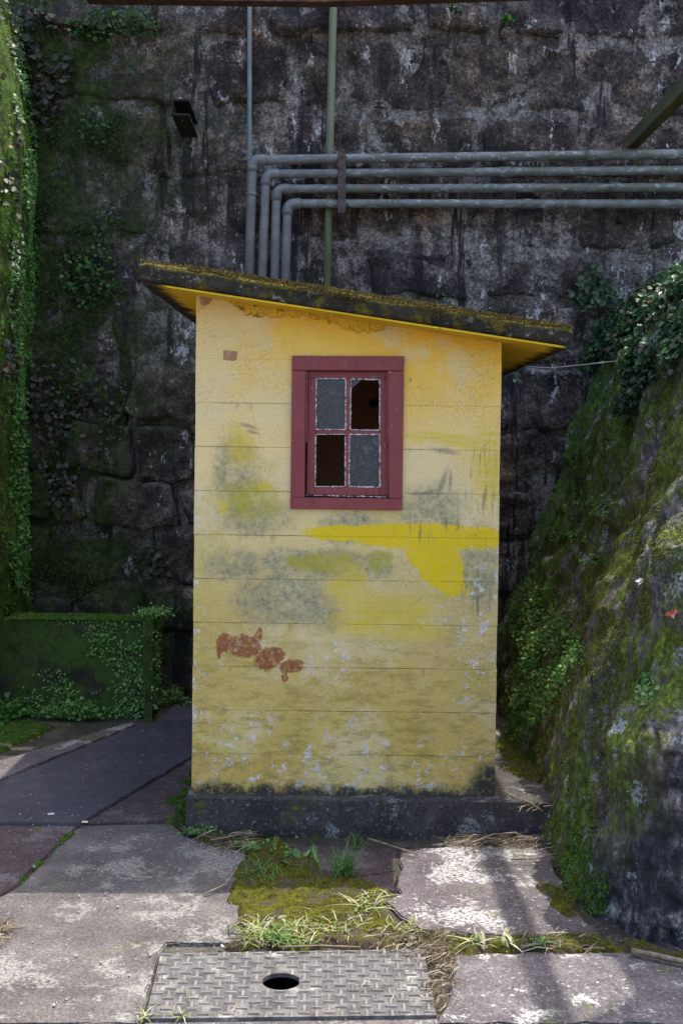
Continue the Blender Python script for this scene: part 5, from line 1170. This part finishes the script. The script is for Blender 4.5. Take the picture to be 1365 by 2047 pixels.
tuft(1010, 1530, 70, .08, .005, 'grass', 'sunlit grass in the gap beside the hut corner', 10, 14)
weed('weed', 600, 1722, 26, (.05, .02), .045, 'fern', 'flat round leaved weed on the shaded moss', h=.01)
weed('weed', 540, 1705, 90, (.06, .03), .016, 'fern', 'fine leaved weed at the left end of the plinth', h=.02)
weed('weed', 408, 1668, 70, (.05, .012), .016, 'fern', 'small weed at the plinth corner', h=.02)
weed('weed', 1085, 1655, 30, (.03, .03), .035, 'vine_grey', 'reddish seedling where plinth meets rock', h=.05)
weed('weed', 1103, 1668, 16, (.015, .02), .03, 'red_leaf', 'red leaved seedling at the foot of the rock', h=.06)
# dry straw litter
def straw(name, n, x0, y0, x1, y1, L_, label, z=.012, cover=False):
    n = int(n * 1.1)
    c = pts_px(x0, y0, x1, y1, n, z, n if cover else max(4, n // 5)); a = rng.uniform(0, math.pi, n); l = L_ * rng.uniform(.4, 1.3, n)
    V = []; Fc = []
    for i in range(n):
        if cover and abs(c[i][0] - hc.x) < .14 and abs(c[i][1] - hc.y) < .14: continue
        d = np.array([math.cos(a[i]), math.sin(a[i]), rng.uniform(-.02, .14)]) * l[i] / 2; s = np.array([-math.sin(a[i]), math.cos(a[i]), 1.5]) * .0007; m = np.array([0, 0, rng.uniform(.0, .012)]); k = len(V)
        b = s / .0007 * np.array([1, 1, 0]) * l[i] * rng.uniform(-.12, .12)
        V += [c[i] - d - s, c[i] - d + s, c[i] + m + b - s * 1.4, c[i] + m + b + s * 1.4, c[i] + d - s, c[i] + d + s]; Fc += [(k, k + 1, k + 3, k + 2), (k + 2, k + 3, k + 5, k + 4)]
    link(name, npmesh(name, np.array(V), np.array(Fc)), M['straw'], label=label, cat='straw', kind='stuff')
straw('dry_straw', 230, 760, 1862, 905, 1915, .09, 'dry straw litter at the corner of the steel cover')
straw('dry_straw', 130, 860, 1900, 905, 2010, .07, 'dry straw along the right edge of the cover')
straw('dry_straw', 200, 480, 1830, 760, 1890, .09, 'dry straw mixed into the grass patch')
straw('dry_straw', 140, 400, 1666, 500, 1695, .14, 'dry stalks below the left end of the plinth')
straw('dry_straw', 260, 900, 1672, 1100, 1694, .16, 'dry stalks below the right end of the plinth')
straw('dry_straw', 120, -30, 1840, 22, 1888, .08, 'dry straw heap at the left edge')
straw('dry_straw', 120, 1040, 1865, 1200, 1900, .10, 'dry stalks on the mossy joint at right')
straw('dry_straw', 60, 1000, 1560, 1100, 1620, .10, 'dry stalks on the ledge beside the hut', ZP)
straw('dry_straw', 22, 320, 1910, 860, 2030, .06, 'straw bits lying on the steel cover', .018, True)
def twig(px, rad, label, z=.012):
    P = [atZ(x, y, z + q) for x, y, q in px]; tubething('twig', P, [rad * (1 - .5 * i / len(P)) for i in range(len(P))], 'twig', label, 'twig', 6, group='twigs on the paving')
twig([(735, 1676, .02), (780, 1690, .015), (835, 1708, .005)], .005, 'brown twig lying before the middle of the plinth')
twig([(408, 1788, 0), (450, 1768, .01), (476, 1733, .03)], .004, 'thin twig rising from the shadow edge')
twig([(1262, 1901, .01), (1320, 1912, .012), (1400, 1930, .012)], .011, 'thick stick at the right edge below the rock')
twig([(930, 1690, .03), (985, 1668, .05), (1030, 1664, .05), (1060, 1680, .02)], .004, 'arched dry stalk at the right end of the plinth')
twig([(1020, 1718, .01), (1080, 1716, .02), (1112, 1705, .04)], .004, 'pale twig on the sunlit slab by the rock')
twig([(420, 1680, .01), (460, 1672, .02), (498, 1662, .02)], .004, 'dry twig against the left end of the plinth')
twig([(1020, 1590, ZP), (1060, 1604, ZP + .01), (1085, 1622, ZP - .02)], .003, 'short stalk on the ledge right of the hut')
twig([(560, 1893, .03), (640, 1890, .02), (720, 1893, .02)], .003, 'long straw above the steel cover')
# pebbles and crumbs: nobody could count them
n = 900; C_ = []; 
for i in range(n):
    q = rng.uniform(); 
    C_.append(atZ(rng.uniform(-20, 1250), 1660 + (2046 - 1660) * q, .006) if i % 3 else atZ(rng.uniform(0, 380), rng.uniform(1450, 1660), .016))
C_ = np.array([q for q in C_ if not (abs(q[0] - hc.x) < .12 and abs(q[1] - hc.y) < .12)]); n = len(C_); s = rng.lognormal(-5.9, .5, n); tet = np.array([(1, 0, -.4), (-.5, .87, -.4), (-.5, -.87, -.4), (0, 0, .7)])
V = (C_[:, None] + tet[None] * s[:, None, None] * rng.uniform(.6, 1.4, (n, 4, 1))).reshape(-1, 3)
Fc = (np.array([(0, 1, 3), (1, 2, 3), (2, 0, 3), (0, 2, 1)])[None] + (np.arange(n) * 4)[:, None, None]).reshape(-1, 3)
link('gravel_crumbs', npmesh('gravel_crumbs', V, Fc), M['pebble'], label='tiny stones and crumbs scattered over the paving', cat='gravel', kind='stuff')
for x, y, z, lb in ((103, 1628, .016, 'white scrap on the dark slab'), (170, 1644, .006, 'white pebble at the corner of the dark slab'), (178, 1578 + 8, 0.152, ''),):
    if not lb: continue
    p = atZ(x, y, z); me = boxmesh('paper_scrap', (-.014, -.008, 0), (.014, .008, .005), .002, .002, x); o = link('paper_scrap', me, M['white_leaf'], label=lb, cat='scrap'); o.location = p
